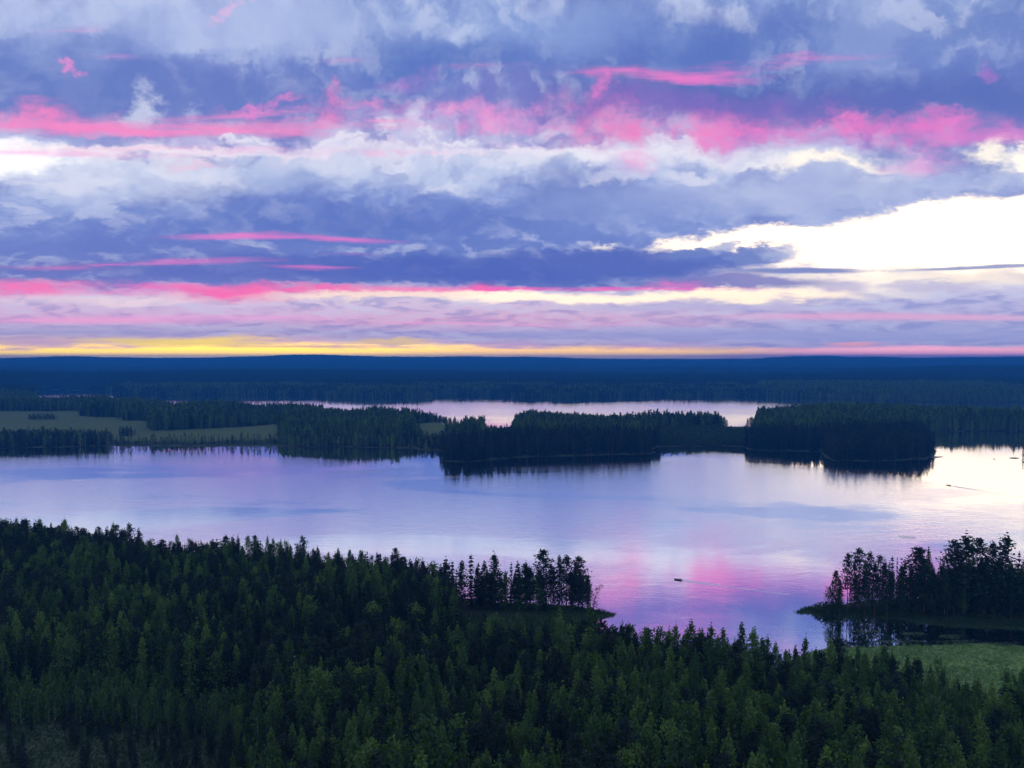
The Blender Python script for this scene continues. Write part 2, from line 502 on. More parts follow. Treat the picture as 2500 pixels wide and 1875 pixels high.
def tag(o, label=None, cat=None, group=None, kind=None):
    for k, v in (('label', label), ('category', cat), ('group', group), ('kind', kind)):
        if v:
            o[k] = v
    return o


def mesh_obj(name, verts, faces, mats, parent=None, smooth=False, link=True):
    me = bpy.data.meshes.new(name)
    me.from_pydata([tuple(map(float, v)) for v in verts], [], [tuple(map(int, f)) for f in faces])
    for m_ in (mats if isinstance(mats, (list, tuple)) else [mats]):
        me.materials.append(m_)
    if smooth:
        me.polygons.foreach_set('use_smooth', [True] * len(me.polygons))
    o = bpy.data.objects.new(name, me)
    if link:
        COL.objects.link(o)
    o.parent = parent
    return o


def empty(name, loc=(0, 0, 0), rz=0.0, scale=1.0):
    o = bpy.data.objects.new(name, None)
    o.empty_display_size = 0.5
    o.location = loc
    o.rotation_euler = (0, 0, rz)
    o.scale = (scale, scale, scale) if not isinstance(scale, tuple) else scale
    COL.objects.link(o)
    return o


class MB:
    """collects simple shapes into one mesh"""

    def __init__(self):
        self.v, self.f = [], []

    def tube(self, pts, radii, n=6, cap=True):
        base = len(self.v)
        pts = [Vector(p) for p in pts]
        for i, p in enumerate(pts):
            d = (pts[min(i + 1, len(pts) - 1)] - pts[max(i - 1, 0)]).normalized()
            a = Vector((1, 0, 0)) if abs(d.x) < 0.8 else Vector((0, 1, 0))
            u = d.cross(a).normalized()
            v = d.cross(u)
            for k in range(n):
                t = 2 * math.pi * k / n
                self.v.append(p + radii[i] * (math.cos(t) * u + math.sin(t) * v))
        for i in range(len(pts) - 1):
            for k in range(n):
                a, b = base + i * n + k, base + i * n + (k + 1) % n
                self.f.append((a, b, b + n, a + n))
        if cap:
            self.f.append(tuple(base + k for k in range(n))[::-1])
            self.f.append(tuple(base + (len(pts) - 1) * n + k for k in range(n)))

    def box(self, lo, hi):
        b = len(self.v)
        for z in (lo[2], hi[2]):
            for y in (lo[1], hi[1]):
                for x in (lo[0], hi[0]):
                    self.v.append(Vector((x, y, z)))
        for q in ((0, 2, 3, 1), (4, 5, 7, 6), (0, 1, 5, 4), (2, 6, 7, 3), (0, 4, 6, 2), (1, 3, 7, 5)):
            self.f.append(tuple(b + i for i in q))

    def build(self, name, mat, parent=None, smooth=False, link=True):
        return mesh_obj(name, self.v, self.f, mat, parent, smooth, link)


# ================================================================ materials
def material(name):
    m_ = bpy.data.materials.new(name)
    m_.use_nodes = True
    return m_, NT(m_.node_tree)


def finish(t, bsdf):
    o = t.n('ShaderNodeOutputMaterial')
    t.put(o.inputs[0], bsdf)


def principled(t, color, rough=0.8, spec=0.2, normal=None, **kw):
    p = t.n('ShaderNodeBsdfPrincipled')
    t.put(p.inputs['Base Color'], color)
    t.put(p.inputs['Roughness'], rough)
    p.inputs['Specular IOR Level'].default_value = spec
    if normal is not None:
        t.put(p.inputs['Normal'], normal)
    for k, v in kw.items():
        t.put(p.inputs[k], v)
    return p.outputs[0]


def leaf_material(name, cols):
    """foliage: a colour of its own for each tree and a little for each leaf, with light coming through"""
    m_, t = material(name)
    oi = t.n('ShaderNodeObjectInfo')
    col = t.ramp(oi.outputs['Random'], [(i / (len(cols) - 1), c + (1,)) for i, c in enumerate(cols)])
    geo = t.n('ShaderNodeNewGeometry')
    col = t.mix(t.rng(geo.outputs['Random Per Island'], 0.0, 1.0, 0.0, 0.30, smooth=False), col, tuple(v * 1.7 for v in cols[-1]) + (1,))
    d = t.n('ShaderNodeBsdfDiffuse')
    t.put(d.inputs[0], col)
    tr = t.n('ShaderNodeBsdfTranslucent')
    t.put(tr.inputs[0], col)
    ms = t.n('ShaderNodeMixShader')
    ms.inputs[0].default_value = 0.33
    t.put(ms.inputs[1], d.outputs[0])
    t.put(ms.inputs[2], tr.outputs[0])
    finish(t, ms.outputs[0])
    return m_


def plain_material(name, color, rough=0.8, spec=0.2, var=0.25, scale=3.0, **kw):
    m_, t = material(name)
    tc_ = t.n('ShaderNodeTexCoord')
    n_ = t.noise(tc_.outputs['Object'], scale, 5.0, 0.6)
    c2 = tuple(v * (1 - var) for v in color) + (1,)
    c1 = tuple(min(1, v * (1 + var)) for v in color) + (1,)
    finish(t, principled(t, t.mix(n_, c2, c1), rough, spec, **kw))
    return m_


M_BIRCH = leaf_material('birch_leaves', [(0.045, 0.090, 0.026), (0.075, 0.142, 0.032), (0.170, 0.280, 0.052), (0.050, 0.095, 0.032), (0.085, 0.160, 0.040)])
M_YOUNG = leaf_material('young_birch_leaves', [(0.085, 0.160, 0.038), (0.100, 0.180, 0.040), (0.075, 0.140, 0.040)])
M_SPRUCE = leaf_material('spruce_needles', [(0.018, 0.036, 0.020), (0.028, 0.050, 0.024), (0.015, 0.030, 0.021)])
M_PINE = leaf_material('pine_needles', [(0.028, 0.046, 0.028), (0.040, 0.062, 0.034), (0.033, 0.050, 0.036)])
M_SEDGE = leaf_material('sedge_blades', [(0.050, 0.095, 0.034), (0.066, 0.115, 0.040), (0.044, 0.085, 0.034)])
M_DARKLEAF = leaf_material('dark_leaves', [(0.026, 0.052, 0.022), (0.036, 0.068, 0.026), (0.030, 0.058, 0.026)])  # darker leaf colour of the alders and dark birches
M_BUSH = leaf_material('bush_leaves', [(0.040, 0.075, 0.022), (0.052, 0.090, 0.026)])
M_BARK = plain_material('conifer_bark', (0.10, 0.07, 0.05), 0.9, 0.1, 0.4, 6.0)
M_REED = leaf_material('reed_blades', [(0.150, 0.260, 0.070), (0.180, 0.290, 0.080), (0.135, 0.235, 0.070)])


def birch_bark():
    m_, t = material('birch_bark')
    tc_ = t.n('ShaderNodeTexCoord')
    mp = t.n('ShaderNodeMapping')
    t.put(mp.inputs[0], tc_.outputs['Object'])
    mp.inputs['Scale'].default_value = (3, 3, 1.2)
    n_ = t.noise(mp.outputs[0], 2.2, 4.0, 0.7)
    finish(t, principled(t, t.mix(t.rng(n_, 0.52, 0.62), (0.40, 0.38, 0.35, 1), (0.05, 0.045, 0.04, 1)), 0.8, 0.1))
    return m_


M_BBARK = birch_bark()


# ================================================================ shorelines (photograph pixels on the lake's level)
def to_world(pix):
    return np.array([ground(x, y) for x, y in pix])


def rough_line(p, rounds, amp, minlen, seed):
    """midpoint displacement: a natural shore from a traced one"""
    r = np.random.default_rng(seed)
    for _ in range(rounds):
        q = np.roll(p, -1, axis=0)
        d = q - p
        ln = np.hypot(d[:, 0], d[:, 1])
        mid = (p + q) / 2 + np.stack([-d[:, 1], d[:, 0]], 1) * (r.normal(0, amp, len(p)) * (ln > minlen))[:, None]
        out = []
        for i in range(len(p)):
            out.append(p[i])
            if ln[i] > minlen:
                out.append(mid[i])
        p = np.array(out)
    return p


LAKE = [(-700, 1112), (-300, 1104), (0, 1096), (100, 1093), (277, 1089), (400, 1090), (670, 1089), (860, 1092), (995, 1095), (1075, 1102), (1088, 1110),
        (1074, 1120), (1092, 1127), (1130, 1130), (1180, 1125), (1250, 1118), (1420, 1113), (1583, 1109), (1602, 1105), (1588, 1098), (1612, 1091), (1700, 1091),
        (1812, 1091), (1830, 1099), (1900, 1102), (2000, 1102), (2010, 1116), (2030, 1125), (2150, 1127), (2262, 1122), (2278, 1116), (2266, 1085),
        (2262, 1066), (2300, 1055), (2500, 1054), (3000, 1056), (3300, 1100),
        (3300, 1590), (2800, 1584), (2500, 1577), (2350, 1573), (2200, 1576), (2040, 1580), (1995, 1590), (1930, 1615), (1850, 1650), (1700, 1650), (1560, 1612),
        (1490, 1570), (1462, 1532), (1446, 1520), (1468, 1508), (1506, 1498), (1475, 1492), (1445, 1486), (1390, 1478), (1300, 1472), (1200, 1470), (1080, 1464),
        (950, 1450), (800, 1428), (600, 1413), (400, 1396), (200, 1370), (0, 1344), (-300, 1318), (-900, 1300)]
FAR_LAKE = [(72, 957), (130, 952), (226, 954), (300, 964), (420, 966), (600, 964), (760, 963), (800, 968), (930, 970), (1055, 968), (1075, 964), (1180, 964),
            (1250, 968), (1400, 970), (1620, 966), (1830, 967), (2000, 973), (2150, 979), (2330, 983), (2500, 983), (3200, 985),
            (3200, 1030), (2500, 1032), (2200, 1027), (2000, 1024), (1860, 1024), (1840, 1042), (1600, 1042), (1450, 1040), (1300, 1036), (1256, 1030), (1240, 1062),
            (1180, 1066), (1160, 1046), (1080, 1034), (1000, 1030), (900, 1034), (790, 1022), (700, 1010), (500, 1006), (350, 1003), (280, 990), (200, 989), (80, 986)]
ISLE = [(1953, 1495), (2012, 1499), (2100, 1503), (2190, 1507), (2222, 1513), (2240, 1520), (2350, 1526), (2500, 1531), (2800, 1542), (3200, 1545), (3200, 1420), (2800, 1430),
        (2500, 1440), (2300, 1448), (2100, 1468), (2000, 1484)]
EDGE_ISLE = [(2493, 1100), (2500, 1112), (2494, 1128), (2520, 1135), (2640, 1132), (2660, 1098), (2560, 1090)]
WATERS = [rough_line(to_world(LAKE), 3, 0.055, 6.0, 3), rough_line(to_world(FAR_LAKE), 2, 0.04, 30.0, 4)]
ISLES = [rough_line(to_world(ISLE), 3, 0.05, 4.0, 5), rough_line(to_world(EDGE_ISLE), 2, 0.05, 5.0, 6)]


def inside(poly, x, y):
    r = np.zeros(x.shape, bool)
    x1, y1 = poly[:, 0], poly[:, 1]
    x2, y2 = np.roll(x1, -1), np.roll(y1, -1)
    for a, b, c, d in zip(x1, y1, x2, y2):
        if b == d:
            continue
        hit = (y < b) != (y < d)
        r ^= hit & (x < (c - a) * (y - b) / (d - b) + a)
    return r


def edge_dist(poly, x, y):
    best = np.full(x.shape, 1e9)
    p2 = np.roll(poly, -1, axis=0)
    for (a, b), (c, d) in zip(poly, p2):
        ex, ey = c - a, d - b
        L2 = ex * ex + ey * ey + 1e-9
        t = np.clip(((x - a) * ex + (y - b) * ey) / L2, 0, 1)
        best = np.minimum(best, (x - a - t * ex) ** 2 + (y - b - t * ey) ** 2)
    return np.sqrt(best)


def shore(x, y):
    """signed distance to the shore, positive on land"""
    wet = np.zeros(x.shape, bool)
    dist = np.full(x.shape, 1e9)
    for p in WATERS:
        wet |= inside(p, x, y)
        dist = np.minimum(dist, edge_dist(p, x, y))
    for p in ISLES:
        wet &= ~inside(p, x, y)
        dist = np.minimum(dist, edge_dist(p, x, y))
    return np.where(wet, -dist, dist)


def vnoise(x, y, s, seed=0):
    """smooth value noise"""
    x, y = x / s, y / s
    i, j = np.floor(x).astype(np.int64), np.floor(y).astype(np.int64)
    u, v = x - i, y - j
    u, v = u * u * (3 - 2 * u), v * v * (3 - 2 * v)

    def h(a, b):
        n_ = (a * 374761393 + b * 668265263 + seed * 144665) & 0x7fffffff
        n_ = ((n_ ^ (n_ >> 13)) * 1274126177) & 0x7fffffff
        return ((n_ ^ (n_ >> 16)) & 0xffff) / 65535.0
    return (h(i, j) * (1 - u) + h(i + 1, j) * u) * (1 - v) + (h(i, j + 1) * (1 - u) + h(i + 1, j + 1) * u) * v


def blobs_at(x, y, lst):
    z = np.zeros(x.shape)
    for px, py, rx, ry, h in lst:
        gx, gy = ground(px, py)
        z += h * np.exp(-(((x - gx) / rx) ** 2 + ((y - gy) / ry) ** 2))
    return z


# low rises of the headlands and of the near forest (pixel, radii in metres, height)
RISES = [(1330, 1090, 120, 60, 4.0), (2130, 1100, 60, 40, 2.5), (1900, 1085, 60, 40, 2.0), (1370, 1025, 130, 110, 7.0), (1080, 1050, 160, 110, 4.0),
         (2100, 1045, 220, 90, 2.0), (420, 1036, 70, 50, 3.0), (700, 1050, 160, 90, 3.0), (2300, 1490, 60, 18, 1.5)]


def height(x, y, sd=None):
    if sd is None:
        sd = shore(x, y)
    r = np.hypot(x, y)
    land = np.minimum(np.maximum(sd, 0) * 0.10, 0.9) + blobs_at(x, y, RISES) * np.clip(sd / 30, 0, 1)
    land += np.clip(sd / 60, 0, 1) * vnoise(x, y, 55, 1) * 1.2
    near = np.clip((215 - r) / 120, 0, 1)
    land += near * near * 6.0
    # wooded ridges beyond the far lake, rising towards the skyline
    far = np.clip((r - 1750) / 1800, 0, 1)
    ridge = np.clip(vnoise(x * 0.6, y, 620, 7) * 1.7 - 0.55, 0, 1) * 26 + vnoise(x * 0.5, y, 1500, 8) ** 2 * 34
    land += far * ridge * np.clip(sd / 250, 0, 1)
    sky_r = np.clip((r - 4300) / 2000, 0, 1)
    a = np.degrees(np.arctan2(x, y))
    line = 50 + 46 * vnoise(a, a * 0, 8.0, 21) + 12 * vnoise(a, a * 0, 2.1, 22) + 5 * vnoise(a, a * 0, 0.6, 23) + 4 * vnoise(a, a * 0, 0.22, 24)
    land = land * (1 - sky_r * 0.85) + sky_r * sky_r * line * np.clip((11500 - r) / 4500, 0, 1) * (0.85 + 0.15 * vnoise(x, y, 700, 9))
    water = -np.minimum(np.maximum(-sd, 0) * 0.25, 3.0)
    return np.where(sd > 0, land + 0.12, water)


# ================================================================ land cover (open ground without forest)
MEADOWS = [  # polygon, cover index: 1 dry bog meadow, 2 green shore meadow
    ([(-200, 1003), (190, 1005), (300, 1022), (330, 1030), (372, 1040), (372, 1056), (560, 1052), (672, 1046), (690, 1060), (676, 1078), (520, 1082), (270, 1079), (150, 1076), (-200, 1078)], 1),
    ([(1010, 1048), (1060, 1040), (1185, 1046), (1190, 1064), (1120, 1078), (1040, 1078)], 1),
    ([(1745, 1046), (1800, 1041), (1843, 1046), (1838, 1062), (1770, 1062)], 1),
    ([(1950, 1600), (2000, 1588), (2040, 1579), (2200, 1573), (2350, 1571), (2700, 1576), (2700, 1760), (2470, 1760), (2440, 1900), (2400, 1880), (2330, 1772), (2150, 1752), (1960, 1720)], 2),
    ([(1130, 1508), (1250, 1508), (1330, 1504), (1440, 1498), (1520, 1498), (1470, 1520), (1480, 1570), (1470, 1660), (1340, 1650), (1250, 1665), (1130, 1620), (1105, 1560)], 4),
    ([(-400, 1800), (120, 1775), (330, 1800), (520, 1830), (560, 1900), (480, 2200), (-400, 2200)], 3),
]
MEADOW_W = [(rough_line(to_world(p), 2, 0.05, 6.0, 40 + i), c) for i, (p, c) in enumerate(MEADOWS)]


def cover(x, y):
    c = np.zeros(x.shape, int)
    for p, k in MEADOW_W:
        c[inside(p, x, y)] = k
    return c


# ---------------------------------------------------------------- terrain sheet: fine where the view looks, coarse behind
azs = np.radians(np.concatenate([np.linspace(-180, -52, 18)[:-1], np.linspace(-52, -39, 14)[:-1], np.linspace(-39, 39, 560)[:-1], np.linspace(39, 52, 14)[:-1], np.linspace(52, 180, 18)[:-1]]))
rad = np.concatenate([[8, 30, 55], np.geomspace(75, 2200, 250), np.geomspace(2260, 13800, 60)])
A, R = np.meshgrid(azs, rad)
TX, TY = (R * np.sin(A)).ravel(), (R * np.cos(A)).ravel()
TS = shore(TX, TY)
TZ = height(TX, TY, TS)
TC = cover(TX, TY)
na, nr = len(azs), len(rad)
idx = np.arange(na * nr).reshape(nr, na)
nxt = np.roll(idx, -1, axis=1)
quads = np.stack([idx[:-1], nxt[:-1], nxt[1:], idx[1:]], -1).reshape(-1, 4)[:, ::-1]
deep = TZ < -2.2
quads = quads[~deep[quads].all(1)]
me = bpy.data.meshes.new('ground')
me.vertices.add(len(TX))
me.vertices.foreach_set('co', np.stack([TX, TY, TZ], 1).ravel())
me.loops.add(quads.size)
me.loops.foreach_set('vertex_index', quads.ravel())
me.polygons.add(len(quads))
me.polygons.foreach_set('loop_start', np.arange(0, quads.size, 4))
me.update(calc_edges=True)
me.polygons.foreach_set('use_smooth', np.ones(len(quads), bool))
CC = np.array([[0.030, 0.040, 0.022], [0.115, 0.165, 0.050], [0.200, 0.320, 0.085], [0.085, 0.110, 0.060], [0.050, 0.090, 0.034]])
shorecol = np.array([0.060, 0.085, 0.035])
vc = CC[TC]
isle_edge = (TS > 0) & (TS < 5) & (TC == 0)
vc[isle_edge] = shorecol
att = me.attributes.new('land_cover', 'FLOAT_COLOR', 'POINT')
att.data.foreach_set('color', np.concatenate([vc, np.ones((len(vc), 1))], 1).ravel())
m_ground, t = material('ground_cover')
an = t.n('ShaderNodeAttribute')
an.attribute_name = 'land_cover'
geo = t.n('ShaderNodeNewGeometry')
n1 = t.noise(geo.outputs['Position'], 0.35, 6.0, 0.65)
n2 = t.noise(t.vm('MULTIPLY', geo.outputs['Position'], (1, 0.6, 1)), 0.045, 4.0, 0.6)
colg = t.mix(t.rng(n1, 0.3, 0.7, 0.0, 0.5), an.outputs['Color'], (0.03, 0.038, 0.02, 1))
colg = t.mix(t.rng(n2, 0.45, 0.7, 0.0, 0.22), colg, (0.10, 0.085, 0.045, 1))
bmp = t.n('ShaderNodeBump')
bmp.inputs['Strength'].default_value = 0.8
bmp.inputs['Distance'].default_value = 0.6
t.put(bmp.inputs['Height'], n1)
finish(t, principled(t, colg, 0.95, 0.05, bmp.outputs[0]))
me.materials.append(m_ground)
ground_ob = bpy.data.objects.new('ground', me)
COL.objects.link(ground_ob)
tag(ground_ob, 'dark forest floor, pale bog meadows and blue wooded hills around the lakes', None, None, 'structure')

# ---------------------------------------------------------------- the lakes: one level sheet of water
m_water, t = material('lake_water')
geo = t.n('ShaderNodeNewGeometry')
pos = geo.outputs['Position']
# wind: broad patches of ripple between calm lanes
patch = t.noise(t.vm('MULTIPLY', pos, (0.0045, 0.011, 0.0)), 1.0, 4.0, 0.55, dim='2D', dist=0.6)
sh_ = t.n('ShaderNodeAttribute')
sh_.attribute_name = 'open_water'
rip = t.m('MULTIPLY', t.rng(patch, 0.38, 0.56, 0.15, 1.0), sh_.outputs['Fac'])
gx_, gy_ = ground(2215, 1312)
gust = t.vm('LENGTH', t.vm('MULTIPLY', t.vm('ADD', pos, (-gx_, -gy_, 0.0)), (0.20, 0.24, 0.0)), out=1)
gust = t.rng(gust, 1.25, 0.6)
fine = t.noise(t.vm('MULTIPLY', pos, (0.55, 1.1, 1.0)), 1.0, 3.0, 0.6)
mid_ = t.noise(t.vm('MULTIPLY', pos, (0.10, 0.22, 1.0)), 1.0, 3.0, 0.6)
hgt = t.m('ADD', t.m('MULTIPLY', fine, 0.35), t.m('MULTIPLY', mid_, 0.65))
bmp = t.n('ShaderNodeBump')
t.put(bmp.inputs['Strength'], t.m('ADD', t.rng(rip, 0, 1, 0.02, 0.12, smooth=False), t.m('MULTIPLY', gust, 0.5)))
bmp.inputs['Distance'].default_value = 1.0
t.put(bmp.inputs['Height'], hgt)
gl = t.n('ShaderNodeBsdfGlossy')
gl.inputs['Color'].default_value = (0.98, 0.97, 0.98, 1)
t.put(gl.inputs['Roughness'], t.rng(rip, 0, 1, 0.03, 0.11, smooth=False))
t.put(gl.inputs['Normal'], bmp.outputs[0])
df = t.n('ShaderNodeBsdfDiffuse')
df.inputs[0].default_value = (0.012, 0.020, 0.030, 1)
fr = t.n('ShaderNodeFresnel')
fr.inputs['IOR'].default_value = 2.6
ms = t.n('ShaderNodeMixShader')
t.put(ms.inputs[0], t.m('ADD', t.m('MULTIPLY', fr.outputs[0], 0.30), 0.70, clamp=True))
t.put(ms.inputs[1], df.outputs[0])
t.put(ms.inputs[2], gl.outputs[0])
finish(t, ms.outputs[0])
wa = np.radians(np.linspace(-58, 58, 300))
wr = np.concatenate([np.geomspace(70, 2400, 170), [3000, 5000, 9000, 13000]])
GA, GR = np.meshgrid(wa, wr)
GX, GY = (GR * np.sin(GA)).ravel(), (GR * np.cos(GA)).ravel()
wi = np.arange(GX.size).reshape(GA.shape)
wq = np.stack([wi[:-1, :-1], wi[:-1, 1:], wi[1:, 1:], wi[1:, :-1]], -1).reshape(-1, 4)[:, ::-1]
WS = -shore(GX, GY)
wet_ = WS > -40
wq = wq[wet_[wq].any(1)]
lake = mesh_obj('lake', np.stack([GX, GY, GX * 0], 1), wq, m_water)
reach = np.clip(np.hypot(GX, GY) / 500, 0.35, 2.5)
opn = np.clip((WS - 14 * reach) / (34 * reach), 0, 1) * np.where(np.hypot(GX, GY) > 1050, 0.3, 1.0)
a_ = lake.data.attributes.new('open_water', 'FLOAT', 'POINT')
a_.data.foreach_set('value', opn)
tag(lake, 'calm lake mirroring the pink and violet sunset clouds', None, None, 'structure')

# ================================================================ trees
def leaf_cards(cen, size, rng, aspect=0.7, up=0.0, axis=None, spread=1.0):
    """one small quad per leaf spray: centres (n,3), edge lengths, random facing"""
    n = len(cen)
    size = np.broadcast_to(np.asarray(size, float), (n,))
    nrm = rng.normal(size=(n, 3)) * spread
    nrm[:, 2] += up
    if axis is not None:
        nrm += axis
    nrm /= np.linalg.norm(nrm, axis=1, keepdims=True) + 1e-9
    t1 = np.cross(nrm, rng.normal(size=(n, 3)))
    t1 /= np.linalg.norm(t1, axis=1, keepdims=True) + 1e-9
    t2 = np.cross(nrm, t1)
    a = t1 * (size / 2)[:, None]
    b = t2 * (size * aspect / 2)[:, None]
    k = rng.uniform(0.25, 0.8, (n, 1))
    v = np.stack([cen - a - b, cen + a - b * k, cen + a * 0.8 + b, cen - a * k + b], 1).reshape(-1, 3)
    f = np.arange(4 * n).reshape(-1, 4)
    return v, f


def trunk_mesh(h, r, rng, lean=0.0, limbs=(), n=6):
    mb = MB()
    pts, rad_ = [], []
    for i in range(5):
        t_ = i / 4
        pts.append((lean * h * t_ * t_ + rng.normal(0, 0.05) * t_, rng.normal(0, 0.05) * t_, h * t_ - (0.4 if i == 0 else 0)))
        rad_.append(r * (1.25 if i == 0 else 1 - 0.85 * t_))
    mb.tube(pts, rad_, n, cap=False)
    for p, q, rr in limbs:
        mb.tube([p, (np.asarray(p) + q) / 2 + [0, 0, 0.08], q], [rr, rr * 0.7, rr * 0.3], 3, cap=False)
    return mb


def birch(rng, h=16.0, cw=1.75, bare=0.22, clumps=64, per=16, leaf=0.45):
    """slender birch: pointed crown of hanging sprays"""
    cen, limbs = [], []
    for i in range(clumps):
        t_ = (i + rng.uniform(0, 1)) / clumps
        prof = min(1.0, (1 - t_) ** 0.75 * 1.25) * min(1.0, 0.45 + t_ * 2.4)
        rr = cw * prof * rng.uniform(0.35, 1.0)
        ph = rng.uniform(0, 2 * math.pi)
        z = h * bare + (h * (1 - bare)) * t_
        c = np.array([rr * math.cos(ph), rr * math.sin(ph), z])
        s = 0.30 + 0.34 * prof
        o = rng.normal(size=(per, 3)) * [s, s, s * 1.25]
        o[:, 2] -= np.hypot(o[:, 0], o[:, 1]) * 0.5
        cen.append(c + o)
        if i % 3 == 0:
            limbs.append((np.array([0, 0, z - rr * 0.9]), c, 0.035))
    top = rng.normal(size=(22, 3)) * [0.16, 0.16, 0.55] + [0, 0, h + 0.1]
    cen.append(top)
    cen = np.concatenate(cen)
    ax = cen.copy()
    ax[:, 2] = 0
    v, f = leaf_cards(cen, rng.uniform(leaf * 0.6, leaf * 1.25, len(cen)), rng, 0.7, up=0.5, axis=ax * 0.35)
    return v, f, trunk_mesh(h * 0.97, 0.13, rng, 0, limbs)


def spruce(rng, h=16.0, cw=2.0, bare=0.08, tiers=24, leaf=0.62, thin=1.0):
    """spruce: tiers of drooping boughs to a spike"""
    cen, sz, limbs = [], [], []
    for i in range(tiers):
        t_ = (i + rng.uniform(-0.3, 0.3)) / tiers
        t_ = min(max(t_, 0), 0.985)
        z0 = h * (bare + (1 - bare) * t_)
        R_ = cw * (1 - t_) ** 0.8 * rng.uniform(0.8, 1.1) + 0.10
        nb = max(4, int((7 - 2 * t_) * thin))
        p0 = rng.uniform(0, 6.28)
        for b in range(nb):
            ph = p0 + 6.283 * b / nb + rng.normal(0, 0.2)
            Rb = R_ * rng.uniform(0.7, 1.1)
            m = max(2, int(Rb / 0.36))
            for k in range(m):
                s = (k + 0.6) / m
                z = z0 - 0.34 * Rb * s + 0.12 * Rb * s * s
                w_ = rng.normal(0, 0.10)
                cen.append((Rb * s * math.cos(ph + w_), Rb * s * math.sin(ph + w_), z + rng.normal(0, 0.07)))
                sz.append(leaf * (0.65 + 0.5 * (1 - s)) * rng.uniform(0.8, 1.15))
    for k in range(8):
        cen.append((0, 0, h * (0.94 + 0.075 * k / 8)))
        sz.append(0.26)
    v, f = leaf_cards(np.array(cen), np.array(sz), rng, 0.62, up=1.1)
    return v, f, trunk_mesh(h * 0.98, 0.16, rng)


def young_pine(rng, h=14.0, cw=1.9, bare=0.2, tiers=15, leaf=0.44):
    """forest pine: whorls of upswept shoots, open between"""
    cen, limbs = [], []
    for i in range(tiers):
        t_ = (i + rng.uniform(-0.25, 0.25)) / tiers
        t_ = min(max(t_, 0), 0.99)
        z0 = h * (bare + (1 - bare) * t_)
        R_ = cw * min(1, (1 - t_) ** 0.62 * 1.05) * min(1, 0.55 + 1.6 * t_) * rng.uniform(0.75, 1.1)
        nb = 6
        p0 = rng.uniform(0, 6.28)
        for b in range(nb):
            ph = p0 + 6.283 * b / nb + rng.normal(0, 0.25)
            Rb = R_ * rng.uniform(0.6, 1.1)
            for s in (0.45, 0.75, 1.0):
                if s * Rb < 0.2:
                    continue
                c = np.array([Rb * s * math.cos(ph), Rb * s * math.sin(ph), z0 + 0.28 * Rb * s])
                cen.append(c + rng.normal(size=(3, 3)) * [0.16, 0.16, 0.17])
            if b % 3 == 0:
                limbs.append((np.array([0, 0, z0]), c, 0.03))
    cen.append(rng.normal(size=(12, 3)) * [0.08, 0.08, 0.35] + [0, 0, h])
    cen = np.concatenate(cen)
    v, f = leaf_cards(cen, rng.uniform(leaf * 0.7, leaf * 1.25, len(cen)), rng, 0.6, up=0.6)
    return v, f, trunk_mesh(h * 0.97, 0.14, rng, 0, limbs)


def tall_pine(rng, h=18.0, cw=2.6, bare=0.45, clumps=24, per=42, leaf=0.58, droop=0.0):
    """old pine: bare stem, crown of separate flat pads on crooked limbs"""
    cen, limbs = [], []
    for i in range(clumps):
        t_ = (i + rng.uniform(0, 1)) / clumps
        z = h * (bare + (1 - bare) * t_)
        prof = min(1.0, 0.55 + 1.5 * t_) * min(1.0, ((1 - t_) * 2.0) ** 0.6 + 0.08)
        ph = i * 2.4 + rng.normal(0, 0.5)
        rr = cw * prof * rng.uniform(0.45, 1.0) * 0.8
        c = np.array([rr * math.cos(ph), rr * math.sin(ph), z])
        s = 0.40 + 0.42 * prof
        o = rng.normal(size=(per, 3)) * [s, s, s * 0.38]
        cen.append(c + o)
        limbs.append((np.array([0, 0, z - 0.35 * rr]), c - [0, 0, 0.15], 0.055))
    cen.append(rng.normal(size=(26, 3)) * [0.4, 0.4, 0.4] + [0, 0, h])
    cen = np.concatenate(cen)
    v, f = leaf_cards(cen, rng.uniform(leaf * 0.6, leaf * 1.2, len(cen)), rng, 0.65, up=0.9)
    return v, f, trunk_mesh(h * 0.98, 0.20, rng, 0, limbs)


def leafy(rng, h=13.0, cw=2.6, bare=0.25, clumps=44, per=16, leaf=0.5, lean=0.0):
    """round-headed broadleaf (alder, aspen)"""
    cen, limbs = [], []
    for i in range(clumps):
        t_ = (i + rng.uniform(0, 1)) / clumps
        prof = math.sin(math.pi * min(1, 0.12 + 0.86 * t_)) ** 0.6
        ph = rng.uniform(0, 6.28)
        rr = cw * prof * rng.uniform(0.4, 1.0)
        z = h * (bare + (1 - bare) * t_)
        c = np.array([rr * math.cos(ph) + lean * h * (z / h) ** 2, rr * math.sin(ph), z])
        s = 0.34 + 0.3 * prof
        cen.append(c + rng.normal(size=(per, 3)) * [s, s, s])
        if i % 3 == 0:
            limbs.append((np.array([lean * h * (max(z - rr, 0) / h) ** 2, 0, max(z - rr, h * 0.15)]), c, 0.045))
    cen = np.concatenate(cen)
    v, f = leaf_cards(cen, rng.uniform(leaf * 0.6, leaf * 1.25, len(cen)), rng, 0.75, up=0.6)
    return v, f, trunk_mesh(h * 0.95, 0.14, rng, lean, limbs)


def bush(rng, r=1.0, n=130, leaf=0.32):
    d = rng.normal(size=(n, 3))
    d /= np.linalg.norm(d, axis=1, keepdims=True)
    c = d * rng.uniform(0.5, 1.0, (n, 1)) * [r, r, r * 0.8] + [0, 0, r * 0.55]
    c[:, 2] = np.abs(c[:, 2])
    return leaf_cards(c, rng.uniform(leaf * 0.6, leaf * 1.2, n), rng, 0.7, up=0.6)


def me_from(name, v, f, mat):
    me_ = bpy.data.meshes.new(name)
    me_.from_pydata(np.asarray(v).tolist(), [], np.asarray(f).tolist())
    me_.materials.append(mat)
    return me_


KINDS = {}      # kind -> list of (crown mesh, trunk mesh, height)
TRI = 0


